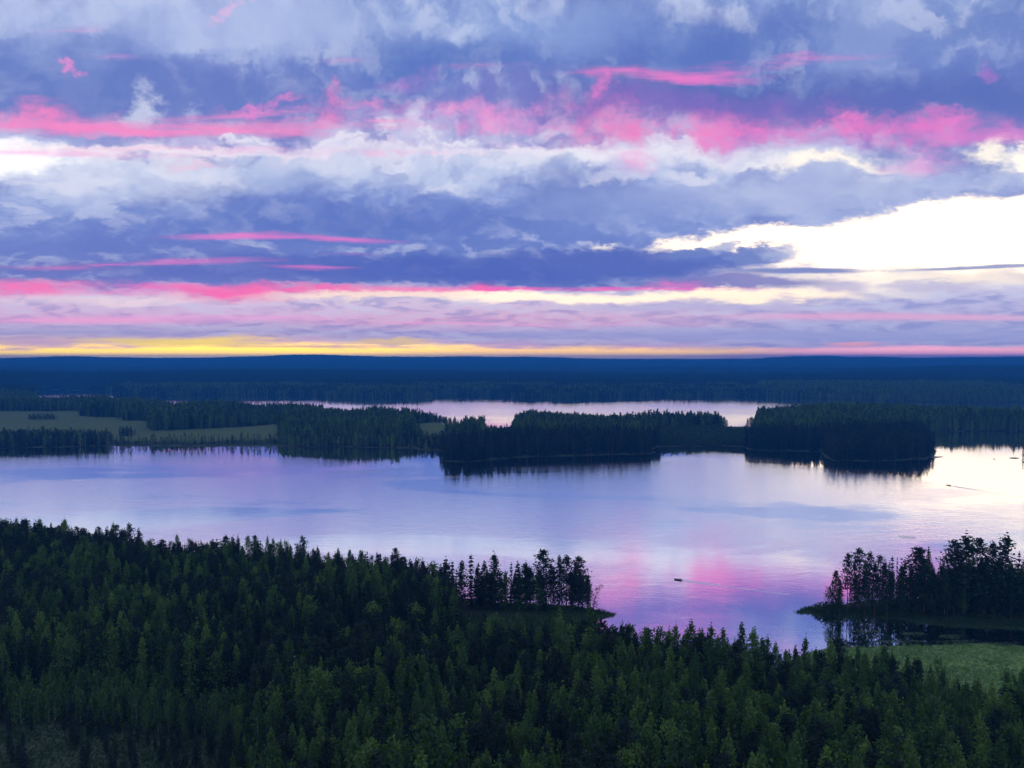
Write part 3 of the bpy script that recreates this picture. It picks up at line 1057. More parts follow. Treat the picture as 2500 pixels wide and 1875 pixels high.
def add_kind(kind, made, h, leafmat, barkmat):
    v, f, mb = made
    cm = me_from('crown', v, f, leafmat)
    tm = me_from('trunk', [tuple(p) for p in mb.v], mb.f, barkmat)
    KINDS.setdefault(kind, []).append((cm, tm, h))


for i in range(4):
    g = np.random.default_rng(100 + i)
    add_kind('birch', birch(g, 16 + i * 0.4, 1.6 + 0.2 * i, 0.18 + 0.03 * i), 16, M_BIRCH, M_BBARK)
for i in range(4):
    g = np.random.default_rng(120 + i)
    add_kind('spruce', spruce(g, 16, 1.7 + 0.2 * i, leaf=0.54), 16, M_SPRUCE, M_BARK)
for i in range(4):
    g = np.random.default_rng(140 + i)
    add_kind('pine', young_pine(g, 15, 1.75 + 0.2 * i, 0.16 + 0.05 * i), 15, M_PINE, M_BARK)
for i in range(4):
    g = np.random.default_rng(160 + i)
    add_kind('tall_pine', tall_pine(g, 19, 2.0 + 0.35 * i, (0.50, 0.42, 0.34, 0.55)[i], (20, 24, 28, 18)[i]), 19, M_PINE, M_BARK)
for i in range(4):
    g = np.random.default_rng(230 + i)
    add_kind('aspen', leafy(g, 14.5, 2.0 + 0.28 * i, 0.22, 62, 15, 0.42), 14.5, M_BIRCH, M_BARK)
for i in range(3):
    g = np.random.default_rng(180 + i)
    add_kind('alder', leafy(g, 13, 2.0 + 0.3 * i, 0.14), 13, M_DARKLEAF, M_BARK)
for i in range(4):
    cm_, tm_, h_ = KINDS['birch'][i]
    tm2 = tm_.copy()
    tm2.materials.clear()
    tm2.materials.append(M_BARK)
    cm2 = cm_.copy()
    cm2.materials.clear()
    cm2.materials.append(M_DARKLEAF)
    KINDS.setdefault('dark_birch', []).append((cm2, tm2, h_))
add_kind('leaning', leafy(np.random.default_rng(190), 9, 0.75, 0.12, 26, 9, 0.4, lean=0.32), 9, M_BIRCH, M_BARK)
for i in range(2):
    g = np.random.default_rng(200 + i)
    add_kind('young', birch(g, 8, 1.25, 0.06, 40, 13, 0.42), 8, M_YOUNG, M_BBARK)
for i in range(2):
    g = np.random.default_rng(210 + i)
    add_kind('bog_pine', young_pine(g, 6, 0.95, 0.12, 10, 0.36), 6, M_PINE, M_BARK)


def plant(kind, var, x, y, z, h, name, label, cat, group, rz=None, wide=1.0):
    cm, tm, h0 = KINDS[kind][var % len(KINDS[kind])]
    s = h / h0
    e = empty(name, (x, y, z), random.uniform(0, 6.283) if rz is None else rz, (s * wide, s * wide, s))
    for nm, me_ in (('trunk', tm), ('crown', cm)):
        o = bpy.data.objects.new(nm, me_)
        o.parent = e
        COL.objects.link(o)
    tag(e, label, cat, group)
    return e


# coarse copies for woods that read as one mass
def joined(name, made, leafmat, barkmat):
    v, f, mb = made
    nv = len(v)
    V = np.concatenate([v, np.array([tuple(p) for p in mb.v])])
    F = [tuple(q) for q in f.tolist()] + [tuple(i + nv for i in q) for q in mb.f]
    o = mesh_obj(name, V, F, [leafmat, barkmat], link=False)
    o.data.polygons.foreach_set('material_index', [0] * len(f) + [1] * len(mb.f))
    return o


LOD = {'spruce': [], 'birch': [], 'pine': [], 'tall_pine': [], 'scrub': []}
for i in range(3):
    g = np.random.default_rng(300 + i)
    LOD['spruce'].append(joined('spruce_tree', spruce(g, 16, 2.3 + 0.2 * i, 0.05, 13, 1.05, 0.9), M_SPRUCE, M_BARK))
    LOD['birch'].append(joined('birch_tree', birch(g, 16, 2.6 + 0.3 * i, 0.06, 34, 8, 0.95), M_BIRCH, M_BBARK))
    LOD['pine'].append(joined('pine_tree', tall_pine(g, 16, 2.5, 0.16, 16, 12, 0.95), M_PINE, M_BARK))
    LOD['scrub'].append(joined('young_birch_tree', leafy(g, 8, 2.0, 0.02, 16, 7, 0.9), M_BUSH, M_BARK))
    g = np.random.default_rng(320 + i)
    LOD['tall_pine'].append(joined('tall_pine_tree', tall_pine(g, 19, 2.4, 0.4, 14, 11, 0.9), M_PINE, M_BARK))
FULL = {k: [] for k in ('birch', 'spruce', 'pine', 'aspen', 'tall_pine')}
for k in FULL:
    for cm, tm, h0 in KINDS[k]:
        o = bpy.data.objects.new(k + '_tree', None)
        bpy.data.objects.remove(o)
        nv = len(cm.vertices)
        V = np.concatenate([np.array([v.co for v in cm.vertices]), np.array([v.co for v in tm.vertices])])
        F = [tuple(p.vertices) for p in cm.polygons] + [tuple(i + nv for i in p.vertices) for p in tm.polygons]
        o = mesh_obj(k + '_tree', V, F, [cm.materials[0], tm.materials[0]], link=False)
        o.data.polygons.foreach_set('material_index', [0] * len(cm.polygons) + [1] * len(tm.polygons))
        FULL[k].append(o)


def canopy_patch(seed, size=44.0, n=34, h=17.0):
    """a piece of distant wood: crowded rough crowns"""
    g = np.random.default_rng(seed)
    V, F = [], []
    for _ in range(n):
        x, y = g.uniform(-size / 2, size / 2, 2)
        hh, rr = h * g.uniform(0.7, 1.15), g.uniform(2.6, 4.2)
        b = len(V)
        m = 5
        rings = [(0.0, 0.7), (0.3, 1.0), (0.62, 0.62 * g.uniform(0.8, 1.3)), (0.85, 0.3)]
        for tz, tr in rings:
            a0 = g.uniform(0, 6.28)
            for k in range(m):
                a_ = a0 + 6.283 * k / m
                q = rr * tr * g.uniform(0.75, 1.25)
                V.append((x + q * math.cos(a_), y + q * math.sin(a_), hh * (tz + g.uniform(-0.05, 0.05)) - (3 if tz == 0 else 0)))
        V.append((x, y, hh))
        for i in range(len(rings) - 1):
            for k in range(m):
                a_, c_ = b + i * m + k, b + i * m + (k + 1) % m
                F.append((a_, c_, c_ + m, a_ + m))
        tb = b + (len(rings) - 1) * m
        for k in range(m):
            F.append((tb + k, tb + (k + 1) % m, b + len(rings) * m))
    return mesh_obj('wood_patch', V, F, M_SPRUCE, link=False)


PATCH = [canopy_patch(400 + i) for i in range(5)]
PATCH_BIG = [canopy_patch(420 + i, 130.0, 60, 19.0) for i in range(4)]
for o in PATCH_BIG:
    for v in o.data.vertices:
        pass


def scatter_group(templates, key):
    """geometry nodes: one template per point by its variant number"""
    ng = bpy.data.node_groups.new('wood_' + key, 'GeometryNodeTree')
    ng.interface.new_socket('Geometry', in_out='INPUT', socket_type='NodeSocketGeometry')
    ng.interface.new_socket('Geometry', in_out='OUTPUT', socket_type='NodeSocketGeometry')
    N = ng.nodes
    gi, go, jn = N.new('NodeGroupInput'), N.new('NodeGroupOutput'), N.new('GeometryNodeJoinGeometry')

    def named(nm, tp):
        a_ = N.new('GeometryNodeInputNamedAttribute')
        a_.data_type = tp
        a_.inputs['Name'].default_value = nm
        return a_.outputs[0]
    av, ar, asc = named('variant', 'INT'), named('turn', 'FLOAT_VECTOR'), named('size', 'FLOAT_VECTOR')
    for k, ob in enumerate(templates):
        cp = N.new('FunctionNodeCompare')
        cp.data_type = 'INT'
        cp.operation = 'EQUAL'
        ia = [s_ for s_ in cp.inputs if s_.type == 'INT']
        ng.links.new(av, ia[0])
        ia[1].default_value = k
        oi = N.new('GeometryNodeObjectInfo')
        oi.inputs['Object'].default_value = ob
        oi.inputs['As Instance'].default_value = True
        ip = N.new('GeometryNodeInstanceOnPoints')
        ng.links.new(gi.outputs[0], ip.inputs['Points'])
        ng.links.new(cp.outputs[0], ip.inputs['Selection'])
        ng.links.new(oi.outputs['Geometry'], ip.inputs['Instance'])
        ng.links.new(ar, ip.inputs['Rotation'])
        ng.links.new(asc, ip.inputs['Scale'])
        ng.links.new(ip.outputs[0], jn.inputs[0])
    ng.links.new(jn.outputs[0], go.inputs[0])
    return ng


def wood(name, key, templates, pts, var, size, wide, label, cat, ng_cache={}):
    """a wood nobody could count, as one object"""
    n = len(pts)
    me_ = bpy.data.meshes.new(name)
    me_.vertices.add(n)
    me_.vertices.foreach_set('co', np.asarray(pts, float).ravel())
    a_ = me_.attributes.new('variant', 'INT', 'POINT')
    a_.data.foreach_set('value', np.asarray(var, np.int32))
    rz = np.zeros((n, 3))
    rz[:, 2] = RNG.uniform(0, 6.283, n)
    a_ = me_.attributes.new('turn', 'FLOAT_VECTOR', 'POINT')
    a_.data.foreach_set('vector', rz.ravel())
    sc_ = np.stack([size * wide, size * wide, size], 1)
    a_ = me_.attributes.new('size', 'FLOAT_VECTOR', 'POINT')
    a_.data.foreach_set('vector', sc_.ravel())
    o = bpy.data.objects.new(name, me_)
    COL.objects.link(o)
    if key not in ng_cache:
        ng_cache[key] = scatter_group(templates, key)
    md = o.modifiers.new('trees', 'NODES')
    md.node_group = ng_cache[key]
    tag(o, label, cat, None, 'stuff')
    return o


def jitter_grid(x0, x1, y0, y1, s, jit=0.42, seed=0):
    g = np.random.default_rng(seed)
    X, Y = np.meshgrid(np.arange(x0, x1, s), np.arange(y0, y1, s))
    X = X + g.uniform(-jit, jit, X.shape) * s
    Y = Y + g.uniform(-jit, jit, Y.shape) * s
    return X.ravel(), Y.ravel()


def in_view(x, y, margin=6.0):
    return np.abs(np.degrees(np.arctan2(x, y))) < 35.6 + margin


def to_px(x, y, z):
    cp, sp = math.cos(PITCH), math.sin(PITCH)
    dz = z - CAM_H
    dep = y * cp - dz * sp
    up = y * sp + dz * cp
    return 1250 + F_PX * x / dep, 937.5 - F_PX * up / dep


# ---------------------------------------------------------------- foreground forest
FOREST = [(-500, 1330), (0, 1350), (200, 1374), (400, 1399), (600, 1416), (800, 1431), (950, 1453), (1040, 1470), (1085, 1488), (1108, 1550), (1150, 1596), (1245, 1604), (1256, 1662), (1316, 1664), (1326, 1626),
          (1400, 1634), (1480, 1662), (1600, 1690), (1700, 1716), (1800, 1722), (1900, 1726), (1980, 1722), (2060, 1738), (2150, 1766), (2300, 1788), (2390, 1865), (2445, 1900), (2465, 1800),
          (2800, 1790), (2900, 2700), (-500, 2700)]
forest_w = to_world(FOREST)
fx, fy = jitter_grid(-260, 260, 70, 400, 2.35, 0.48, 5)
keep = in_view(fx, fy, 4.0) & inside(forest_w, fx, fy) & (np.hypot(fx, fy) > 88)
fx, fy = fx[keep], fy[keep]
fs = shore(fx, fy)
fc = cover(fx, fy)
ok = (fs > 1.0) & (vnoise(fx, fy, 9, 38) < 0.86) & ((fc == 0) | ((fc == 3) & (RNG.uniform(size=len(fx)) < 0.2)))
fx, fy, fc, fs = fx[ok], fy[ok], fc[ok], fs[ok]
fz = height(fx, fy, fs) - 0.1
gpx, gpy = to_px(fx, fy, fz)
u = RNG.uniform(size=len(fx))
stand = vnoise(fx, fy, 26, 31)
# birch prevails on the right and along the shore, pine and spruce on the left
pb = np.clip(0.26 + 0.60 * np.clip((gpx - 900) / 1100, 0, 1) + (stand - 0.5) * 0.9, 0.04, 0.92)
kind = np.where(u < pb, 0, np.where(RNG.uniform(size=len(fx)) < 0.42 + (vnoise(fx, fy, 40, 33) - 0.5), 1, 2))
hgt_ = np.where(kind == 0, RNG.normal(14.6, 1.4, len(fx)), np.where(kind == 1, RNG.normal(13.8, 1.7, len(fx)), RNG.normal(14.2, 1.3, len(fx))))
hgt_ += (vnoise(fx, fy, 18, 34) - 0.5) * 5 + RNG.normal(0, 0.6, len(fx))
mixd = RNG.uniform(size=len(fx))
kind[(mixd < 0.13) & (kind != 1)] = 5
kind[(mixd > 0.91)] = 6
hgt_[kind == 6] += 1.5
# a stand of young birch across the left middle, and a bog with stunted pines at the lower left
yb = (gpx < 620) & (gpy > 1700) & (gpy < 1800) & (vnoise(fx, fy, 20, 35) > 0.25)
kind[yb & (u < 0.85)] = 3
hgt_[yb] = RNG.uniform(5.5, 9.0, yb.sum())
bog = fc == 3
kind[bog] = 4
hgt_[bog] = RNG.uniform(3.0, 7.5, bog.sum())
mid_low = (gpx < 620) & (gpy >= 1790) & (~bog)
hgt_[mid_low] *= 0.62
hgt_ = np.clip(hgt_, 2.5, 19.5)
NAMES = [('birch_tree', 'birch'), ('spruce_tree', 'spruce'), ('pine_tree', 'pine'), ('young_birch_tree', 'young'), ('bog_pine_tree', 'bog_pine'), ('aspen_tree', 'aspen'), ('old_pine_tree', 'tall_pine')]
rr = np.hypot(fx, fy)
tpx, tpy = to_px(fx, fy, fz + hgt_)
shown = (tpx > -30) & (tpx < 2530) & (tpy < 1860)
single = np.zeros(len(fx), bool)
for k in range(7):
    ii = np.where((kind == k) & shown)[0]
    single[ii[np.argsort(rr[ii])][:300]] = True


XW = [(-99, 'at the left border'), (230, 'above the open bog'), (520, 'right of the bog'), (800, 'left of the wooded point'), (1080, 'below the wooded point'),
      (1480, 'right of the wooded point'), (1720, 'below the lake narrows'), (1980, 'below the grassy field'), (2280, 'at the right border')]
RW = [(0, 'front row'), (122, 'second row'), (150, 'middle rows'), (185, 'rear rows')]
LOOK = {0: 'light green birch', 1: 'dark pointed spruce', 2: 'grey-green pine', 3: 'bright young birch', 4: 'stunted bog pine', 5: 'round-headed leafy aspen', 6: 'bare-stemmed old pine'}
for i in np.where(single)[0]:
    k = int(kind[i])
    nm, kd = NAMES[k]
    wd = float(RNG.uniform(0.85, 1.15))
    ww = [t_ for x_, t_ in XW if tpx[i] >= x_][-1]
    rw = [t_ for r_, t_ in RW if rr[i] >= r_][-1]
    hs = {3: (6.4, 7.8), 4: (4.4, 6.2)}.get(k, (14.0, 16.2))
    size_w = 'short' if hgt_[i] < hs[0] else ('tall' if hgt_[i] > hs[1] else 'medium')
    lb = '%s %s %s in the %s, %s' % (size_w, 'slim' if wd < 1 else 'broad', LOOK[k], rw, ww)
    plant(kd, int(RNG.integers(0, 8)), fx[i], fy[i], fz[i], hgt_[i], nm, lb, 'tree', 'foreground ' + lb.split(' ', 2)[2], wide=wd)
rest = np.where(~single & (kind != 3) & (kind != 4))[0]
tmpl = FULL['birch'] + FULL['spruce'] + FULL['pine'] + FULL['aspen'] + FULL['tall_pine']
slot_n = np.array([0, 1, 2, 0, 0, 3, 4])
var = np.array([k * 4 + int(q) for k, q in zip(slot_n[kind[rest]], RNG.integers(0, 4, len(rest)))])
base_h = np.array([16.0, 16.0, 15.0, 16.0, 15.0, 14.5, 19.0])[kind[rest]]
wood('forest', 'full', tmpl, np.stack([fx[rest], fy[rest], fz[rest]], 1), var, hgt_[rest] / base_h, RNG.uniform(0.85, 1.15, len(rest)),
     'dense dark mixed forest farther back in the foreground, up to the near lake shore', 'forest')
print('foreground', len(fx), 'single', single.sum(), [int((single & (kind == k)).sum()) for k in range(7)])

# ---------------------------------------------------------------- the wooded point in the middle, tree by tree
Z0 = 0.7


def stand_at(px, py_base, py_top, kind_, var_, name, label, cat='tree', group=None, wide=1.0, rz=None):
    x, y = ground(px, py_base, Z0)
    r_ = math.hypot(x, y)
    h = CAM_H - Z0 - (py_top - HORIZON) / F_PX * y * 0.995
    h = max(h, 1.5)
    return plant(kind_, var_, x, y, Z0 - 0.15, h, name, label, cat, group, wide=wide, rz=rz)


POINT = [  # base x, base y, top y, kind, variant, label
    (1326, 1487, 1352, 'tall_pine', 1, 'tallest round-topped pine on the wooded point in the middle', 1.15),
    (1413, 1488, 1368, 'tall_pine', 2, 'layered pine at the right end of the wooded point', 1.0),
    (1383, 1487, 1366, 'tall_pine', 0, 'tall slim pine with dark crown, just left of the point\'s last pine', 0.85),
    (1365, 1486, 1372, 'birch', 1, 'thin see-through birch between the two tallest pines of the point', 0.85),
    (1333, 1492, 1392, 'spruce', 3, 'dark columnar tree in front of the point\'s tallest pine', 0.75),
    (1207, 1490, 1364, 'birch', 0, 'dense column-shaped tree standing apart at the left of the point', 1.15),
    (1248, 1490, 1380, 'spruce', 0, 'pointed spruce left of the gap in the point\'s trees', 0.8),
    (1264, 1487, 1380, 'pine', 1, 'pale feathery pine beside the pointed spruce on the point', 0.8),
    (1283, 1490, 1390, 'birch', 2, 'broad dark birch left of the point\'s tallest pine', 1.25),
    (1235, 1486, 1412, 'young', 0, 'small thin birch in the first gap of the point\'s trees', 0.8),
    (1296, 1488, 1408, 'birch', 3, 'short full birch right under the tallest pine of the point', 1.1),
    (1350, 1488, 1398, 'birch', 0, 'leafy birch right of the point\'s tallest pine', 0.9),
    (1372, 1490, 1402, 'alder', 0, 'low leafy alder under the slim pine of the point', 0.75),
    (1397, 1490, 1410, 'birch', 1, 'leafy birch filling the space between the point\'s last two pines', 1.0),
    (1423, 1491, 1412, 'alder', 1, 'drooping leafy tree leaning out at the right edge of the point', 0.8),
    (1435, 1491, 1425, 'birch', 2, 'last small birch of the point before the leaning tree', 0.8),
    (1168, 1487, 1380, 'spruce', 1, 'dark spruce where the point meets the forest', 1.0),
    (1183, 1490, 1392, 'birch', 3, 'dark birch between the forest edge and the column-shaped tree', 1.1),
    (1150, 1487, 1358, 'spruce', 2, 'tall spiky spruce at the right end of the forest edge', 1.0),
    (1128, 1486, 1384, 'birch', 1, 'birch just left of the tall spiky spruce at the forest edge', 1.1),
    (1105, 1484, 1376, 'spruce', 0, 'spruce second left of the tall spiky spruce at the forest edge', 1.0),
    (1090, 1483, 1372, 'pine', 2, 'rounded pine third left of the tall spiky spruce at the forest edge', 1.0),
    (1312, 1489, 1418, 'young', 1, 'short birch sapling at the foot of the tallest pine of the point', 0.9),
    (1405, 1487, 1398, 'birch', 2, 'slim birch behind the layered pine of the point', 0.7),
    (1222, 1487, 1424, 'young', 1, 'thin sapling right of the column-shaped tree on the point', 0.7),
    (1268, 1488, 1420, 'young', 0, 'sapling under the feathery pine on the point', 0.9),
]
for bx, by, ty, kd, vr, lb, wd in POINT:
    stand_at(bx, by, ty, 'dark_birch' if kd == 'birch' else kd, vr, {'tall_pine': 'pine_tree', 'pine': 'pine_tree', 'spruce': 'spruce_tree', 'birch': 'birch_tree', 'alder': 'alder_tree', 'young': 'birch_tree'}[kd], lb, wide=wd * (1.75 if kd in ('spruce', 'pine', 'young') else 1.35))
lt = stand_at(1448, 1487, 1437, 'leaning', 0, 'leaning_tree', 'small ragged tree leaning right at the very tip of the point', wide=1.0, rz=0.1)

gP = np.random.default_rng(66)
for i in range(34):
    px = gP.uniform(1085, 1205) if i < 14 else gP.uniform(1205, 1440)
    kd = ['dark_birch', 'spruce', 'alder', 'dark_birch'][int(gP.integers(0, 4))]
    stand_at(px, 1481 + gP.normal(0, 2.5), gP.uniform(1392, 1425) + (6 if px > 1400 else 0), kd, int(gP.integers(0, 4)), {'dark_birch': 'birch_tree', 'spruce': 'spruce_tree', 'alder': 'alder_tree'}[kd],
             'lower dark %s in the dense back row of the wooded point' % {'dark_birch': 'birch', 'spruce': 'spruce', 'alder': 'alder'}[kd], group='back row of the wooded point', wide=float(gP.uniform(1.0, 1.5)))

# understorey of the point and of the isle
gB = np.random.default_rng(77)
BUSH = [me_from('leaves', *bush(gB, 1.0 + 0.25 * i), M_BUSH) for i in range(3)]


def bush_at(px, py, r_, label, group=None, name='bush'):
    x, y = ground(px, py, 0.5)
    o = bpy.data.objects.new(name, BUSH[int(gB.integers(0, 3))])
    o.location = (x, y, 0.35)
    o.rotation_euler = (0, 0, gB.uniform(0, 6.28))
    o.scale = (r_, r_, r_ * gB.uniform(0.7, 1.1))
    COL.objects.link(o)
    return tag(o, label, 'bush', group)


for i, px in enumerate(np.linspace(1165, 1442, 40)):
    bush_at(px + gB.normal(0, 2), 1493 + gB.normal(0, 1.5) - 0.002 * abs(px - 1300), gB.uniform(0.9, 1.8), 'low dark undergrowth bush on the wooded point, %s' % ('left of its column-shaped tree', 'below its column-shaped tree', 'below its pointed spruce', 'below its tallest pine', 'below its last pines')[min(4, int((px - 1165) / 56))], 'undergrowth on the wooded point')
for i, (px, r_) in enumerate(((1452, 1.2), (1460, 0.9), (1468, 1.0), (1477, 0.7), (1487, 0.55))):
    bush_at(px, 1494 + i * 0.6, r_, 'low bush on the bare grassy spit beyond the leaning tree', 'bushes on the grassy spit')

# ---------------------------------------------------------------- the wooded isle at the right
ISLE_T = [
    (2040, 1500, 1402, 'birch', 0, 'leafy birch at the left end of the right-hand isle', 1.3), (2022, 1499, 1440, 'alder', 1, 'low alder at the left tip of the right-hand isle', 0.9),
    (2068, 1499, 1361, 'tall_pine', 1, 'first tall pine from the left on the right-hand isle', 0.85), (2096, 1500, 1348, 'tall_pine', 2, 'highest pine in the left group of the right-hand isle', 1.0),
    (2085, 1500, 1365, 'spruce', 2, 'dark spruce between the two left pines of the isle', 0.9), (2122, 1499, 1357, 'tall_pine', 0, 'slim pine standing clear right of the isle\'s left group', 0.75),
    (2147, 1500, 1366, 'tall_pine', 3, 'pine fourth from the left on the right-hand isle', 0.9), (2158, 1499, 1372, 'pine', 2, 'thin pale pine fifth from the left on the isle', 0.8),
    (2176, 1500, 1363, 'spruce', 1, 'pointed spruce left of the isle\'s low middle', 1.2), (2188, 1500, 1366, 'spruce', 0, 'slender spruce tip beside the pointed one on the isle', 0.6),
    (2208, 1501, 1374, 'pine', 0, 'young pine in the low middle of the isle', 0.8), (2236, 1502, 1344, 'tall_pine', 2, 'broad double-headed pine in the middle of the isle', 1.2),
    (2246, 1500, 1347, 'tall_pine', 1, 'right head of the double-headed pines mid-isle', 0.9), (2264, 1499, 1354, 'birch', 1, 'thin bare-looking birch right of the double-headed pine', 0.6),
    (2293, 1502, 1366, 'spruce', 0, 'narrow spruce in the dip left of the isle\'s highest pines', 0.7), (2326, 1502, 1328, 'tall_pine', 2, 'tall pine with dark crown left of the big birch on the isle', 1.0),
    (2356, 1503, 1327, 'birch', 2, 'big rounded birch among the isle\'s highest pines', 1.9), (2390, 1503, 1324, 'tall_pine', 1, 'topmost pine of the whole isle, right of the big birch', 1.1),
    (2420, 1502, 1334, 'tall_pine', 0, 'separate pine right of the isle\'s topmost one', 0.85), (2452, 1503, 1333, 'birch', 3, 'tall leaning-headed birch third from the right edge of the isle', 1.6),
    (2485, 1504, 1352, 'spruce', 2, 'pointed spruce at the right border of the frame on the isle', 1.1), (2503, 1503, 1375, 'tall_pine', 3, 'half-hidden pine at the very right border on the isle', 0.9),
    (2050, 1503, 1428, 'birch', 1, 'short leafy birch before the isle\'s first pine', 1.2), (2110, 1503, 1420, 'birch', 2, 'leafy birch filling the foot of the isle\'s left pines', 1.3),
    (2135, 1504, 1398, 'birch', 3, 'leafy birch under the fourth pine of the isle', 1.3), (2165, 1505, 1402, 'alder', 0, 'full alder under the pointed spruce of the isle', 1.0),
    (2200, 1505, 1392, 'birch', 0, 'dark birch in the low middle of the isle', 1.4), (2222, 1506, 1385, 'spruce', 3, 'dark spruce left of the double-headed pine', 1.0),
    (2255, 1506, 1380, 'birch', 2, 'dark leafy birch right of the double-headed pine', 1.5), (2282, 1510, 1436, 'alder', 2, 'rounded alder standing forward at the isle\'s shore', 1.1),
    (2298, 1508, 1395, 'birch', 1, 'leafy birch below the narrow spruce in the isle\'s dip', 1.4), (2340, 1508, 1400, 'birch', 0, 'leafy birch below the big rounded birch', 1.4),
    (2375, 1508, 1395, 'spruce', 1, 'dark spruce below the isle\'s topmost pine', 1.1), (2405, 1509, 1385, 'birch', 3, 'leafy birch below the separate pine', 1.4),
    (2438, 1509, 1380, 'alder', 0, 'full alder in the right part of the isle', 1.2), (2468, 1510, 1398, 'birch', 1, 'pale leafy birch left of the border spruce', 1.4), (2495, 1512, 1420, 'alder', 1, 'low alder at the right border of the isle', 1.2),
]
for bx, by, ty, kd, vr, lb, wd in ISLE_T:
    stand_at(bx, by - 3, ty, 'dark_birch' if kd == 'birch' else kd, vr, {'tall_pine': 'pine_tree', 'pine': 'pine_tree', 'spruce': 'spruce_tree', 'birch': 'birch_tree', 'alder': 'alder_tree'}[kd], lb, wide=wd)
gi_ = np.random.default_rng(9)
ix, iy = jitter_grid(60, 330, 225, 320, 3.0, 0.45, 19)
si = shore(ix, iy)
kp = inside(ISLES[0], ix, iy) & (si > 3.5) & in_view(ix, iy, 2.0)
ix, iy, si = ix[kp], iy[kp], si[kp]
izz = height(ix, iy, si) - 0.1
ik = gi_.integers(0, 3, len(ix))
ih = np.clip(gi_.normal(11.5, 2.0, len(ix)), 6, 16) * np.clip(si / 14 + 0.55, 0.55, 1.0)
wood('isle_wood', 'full', tmpl, np.stack([ix, iy, izz], 1), ik * 4 + gi_.integers(0, 4, len(ix)), ih / 15.7, gi_.uniform(0.9, 1.3, len(ix)),
     'lower dark trees filling the right-hand isle between its tall pines', 'wood')
for i in range(60):
    t_ = gi_.uniform(0, 1)
    px = 2000 + t_ * 500
    py = 1494 + 20 * t_ + gi_.normal(0, 1.2)
    bush_at(px, py, gi_.uniform(0.9, 2.0), 'dark bush on the near bank of the right-hand isle, %s' % ('below its left pines', 'left of its low middle', 'below its double-headed pine', 'right of its rounded alder', 'below its topmost pine', 'at the right border')[min(5, int(t_ * 6))], 'bushes along the bank of the isle')
for px, py, r_ in ((1998, 1492, 1.6), (2006, 1491, 2.0), (2014, 1493, 2.3), (2024, 1492, 2.8), (2034, 1494, 2.6), (2046, 1494, 2.9)):
    bush_at(px, py, r_, 'large leafy bush in the rounded thicket at the left end of the isle', 'thicket at the left end of the isle')
bush_at(1990, 1487, 1.4, 'small round bush at the outermost left tip of the right-hand isle')

# ---------------------------------------------------------------- woods across the lake
gm = np.random.default_rng(21)
mx, my = jitter_grid(-1200, 1200, 560, 2000, 3.9, 0.5, 23)
kp = in_view(mx, my, 3.0)
mx, my = mx[kp], my[kp]
px_, py_ = to_px(mx, my, 0)
ms_ = shore(mx, my)
mc = cover(mx, my)
kp = (ms_ > 2.5) & (mc == 0) & (py_ < 1140) & (py_ > 955)
mx, my, ms_, px_, py_ = mx[kp], my[kp], ms_[kp], px_[kp], py_[kp]
mz = height(mx, my, ms_) - 0.1
mh = np.clip(gm.normal(15.2, 1.7, len(mx)), 9, 20) + (vnoise(mx, my, 60, 41) - 0.5) * 4


def zone(poly):
    return inside(np.array(poly, float), px_, py_)


mk = np.where(gm.uniform(size=len(mx)) < 0.25 + 0.4 * vnoise(mx, my, 50, 47), 0, np.where(gm.uniform(size=len(mx)) < 0.5, 2, 1))   # spruce, pine, birch
keepm = np.ones(len(mx), bool)
z1 = zone([(-300, 1076), (280, 1076), (300, 1100), (-300, 1115)])
mh[z1] = gm.normal(11.0, 1.5, z1.sum())
z2 = zone([(272, 1074), (690, 1074), (690, 1100), (272, 1100)])
keepm &= ~z2
z3 = zone([(980, 1074), (1088, 1074), (1090, 1112), (980, 1100)])
mh[z3] = gm.normal(6.0, 1.5, z3.sum())
z4 = zone([(1600, 1060), (1740, 1052), (1850, 1062), (1825, 1098), (1600, 1096)])
mh[z4] = gm.normal(6.5, 1.2, z4.sum())
mk[z4] = 3
z5 = zone([(1190, 1040), (1255, 1040), (1250, 1100), (1180, 1100)])
mh[z5] = gm.normal(10, 1.5, z5.sum())
z6 = zone([(660, 1052), (1010, 1040), (1010, 1072), (850, 1094), (690, 1094)])
mk[z6 & (gm.uniform(size=len(mx)) < 0.5)] = 1
z7 = zone([(540, 1015), (700, 1015), (700, 1048), (560, 1048)])
mh[z7] = gm.normal(6.5, 1.5, z7.sum())
mk[z7] = 3
capec = zone([(1060, 1100), (1610, 1085), (1610, 1112), (1250, 1122), (1130, 1140), (1060, 1130)])
mh[capec] = gm.normal(16.0, 2.4, capec.sum())
caped = zone([(1820, 1080), (2010, 1080), (2010, 1110), (1820, 1110)])
mh[caped] = gm.normal(15.0, 2.2, caped.sum())
capee = zone([(2000, 1078), (2290, 1060), (2290, 1135), (2000, 1135)])
mh[capee] = gm.normal(16.0, 2.4, capee.sum())
mk[capee] = np.where(gm.uniform(size=capee.sum()) < 0.8, 0, 2)
mk[caped] = np.where(gm.uniform(size=caped.sum()) < 0.8, 0, 2)
front = ~(capec | capee | caped | z1 | z4 | z3)
mh[front] *= np.clip(ms_[front] / 60 + 0.5, 0.5, 1.0) * (0.72 + 0.5 * vnoise(mx[front], my[front], 45, 43))
rt = front & (px_ > 1850)
mh[rt] += 4.0
mk[rt & (gm.uniform(size=len(mx)) < 0.6)] = 1
lf = front & (px_ > 235) & (px_ < 345)
mh[lf] += 3.0
lf2 = front & (px_ > 440) & (px_ < 790) & (py_ < 1030)
mh[lf2] += 2.5
mk[capec] = np.where(gm.uniform(size=capec.sum()) < 0.85, 0, 2)
lightw = front & (gm.uniform(size=len(mx)) < 0.35 + 0.6 * vnoise(mx, my, 80, 48))
mk[lightw] = 1
MT = LOD['spruce'] + LOD['pine'] + LOD['birch'] + LOD['scrub'] + LOD['tall_pine']
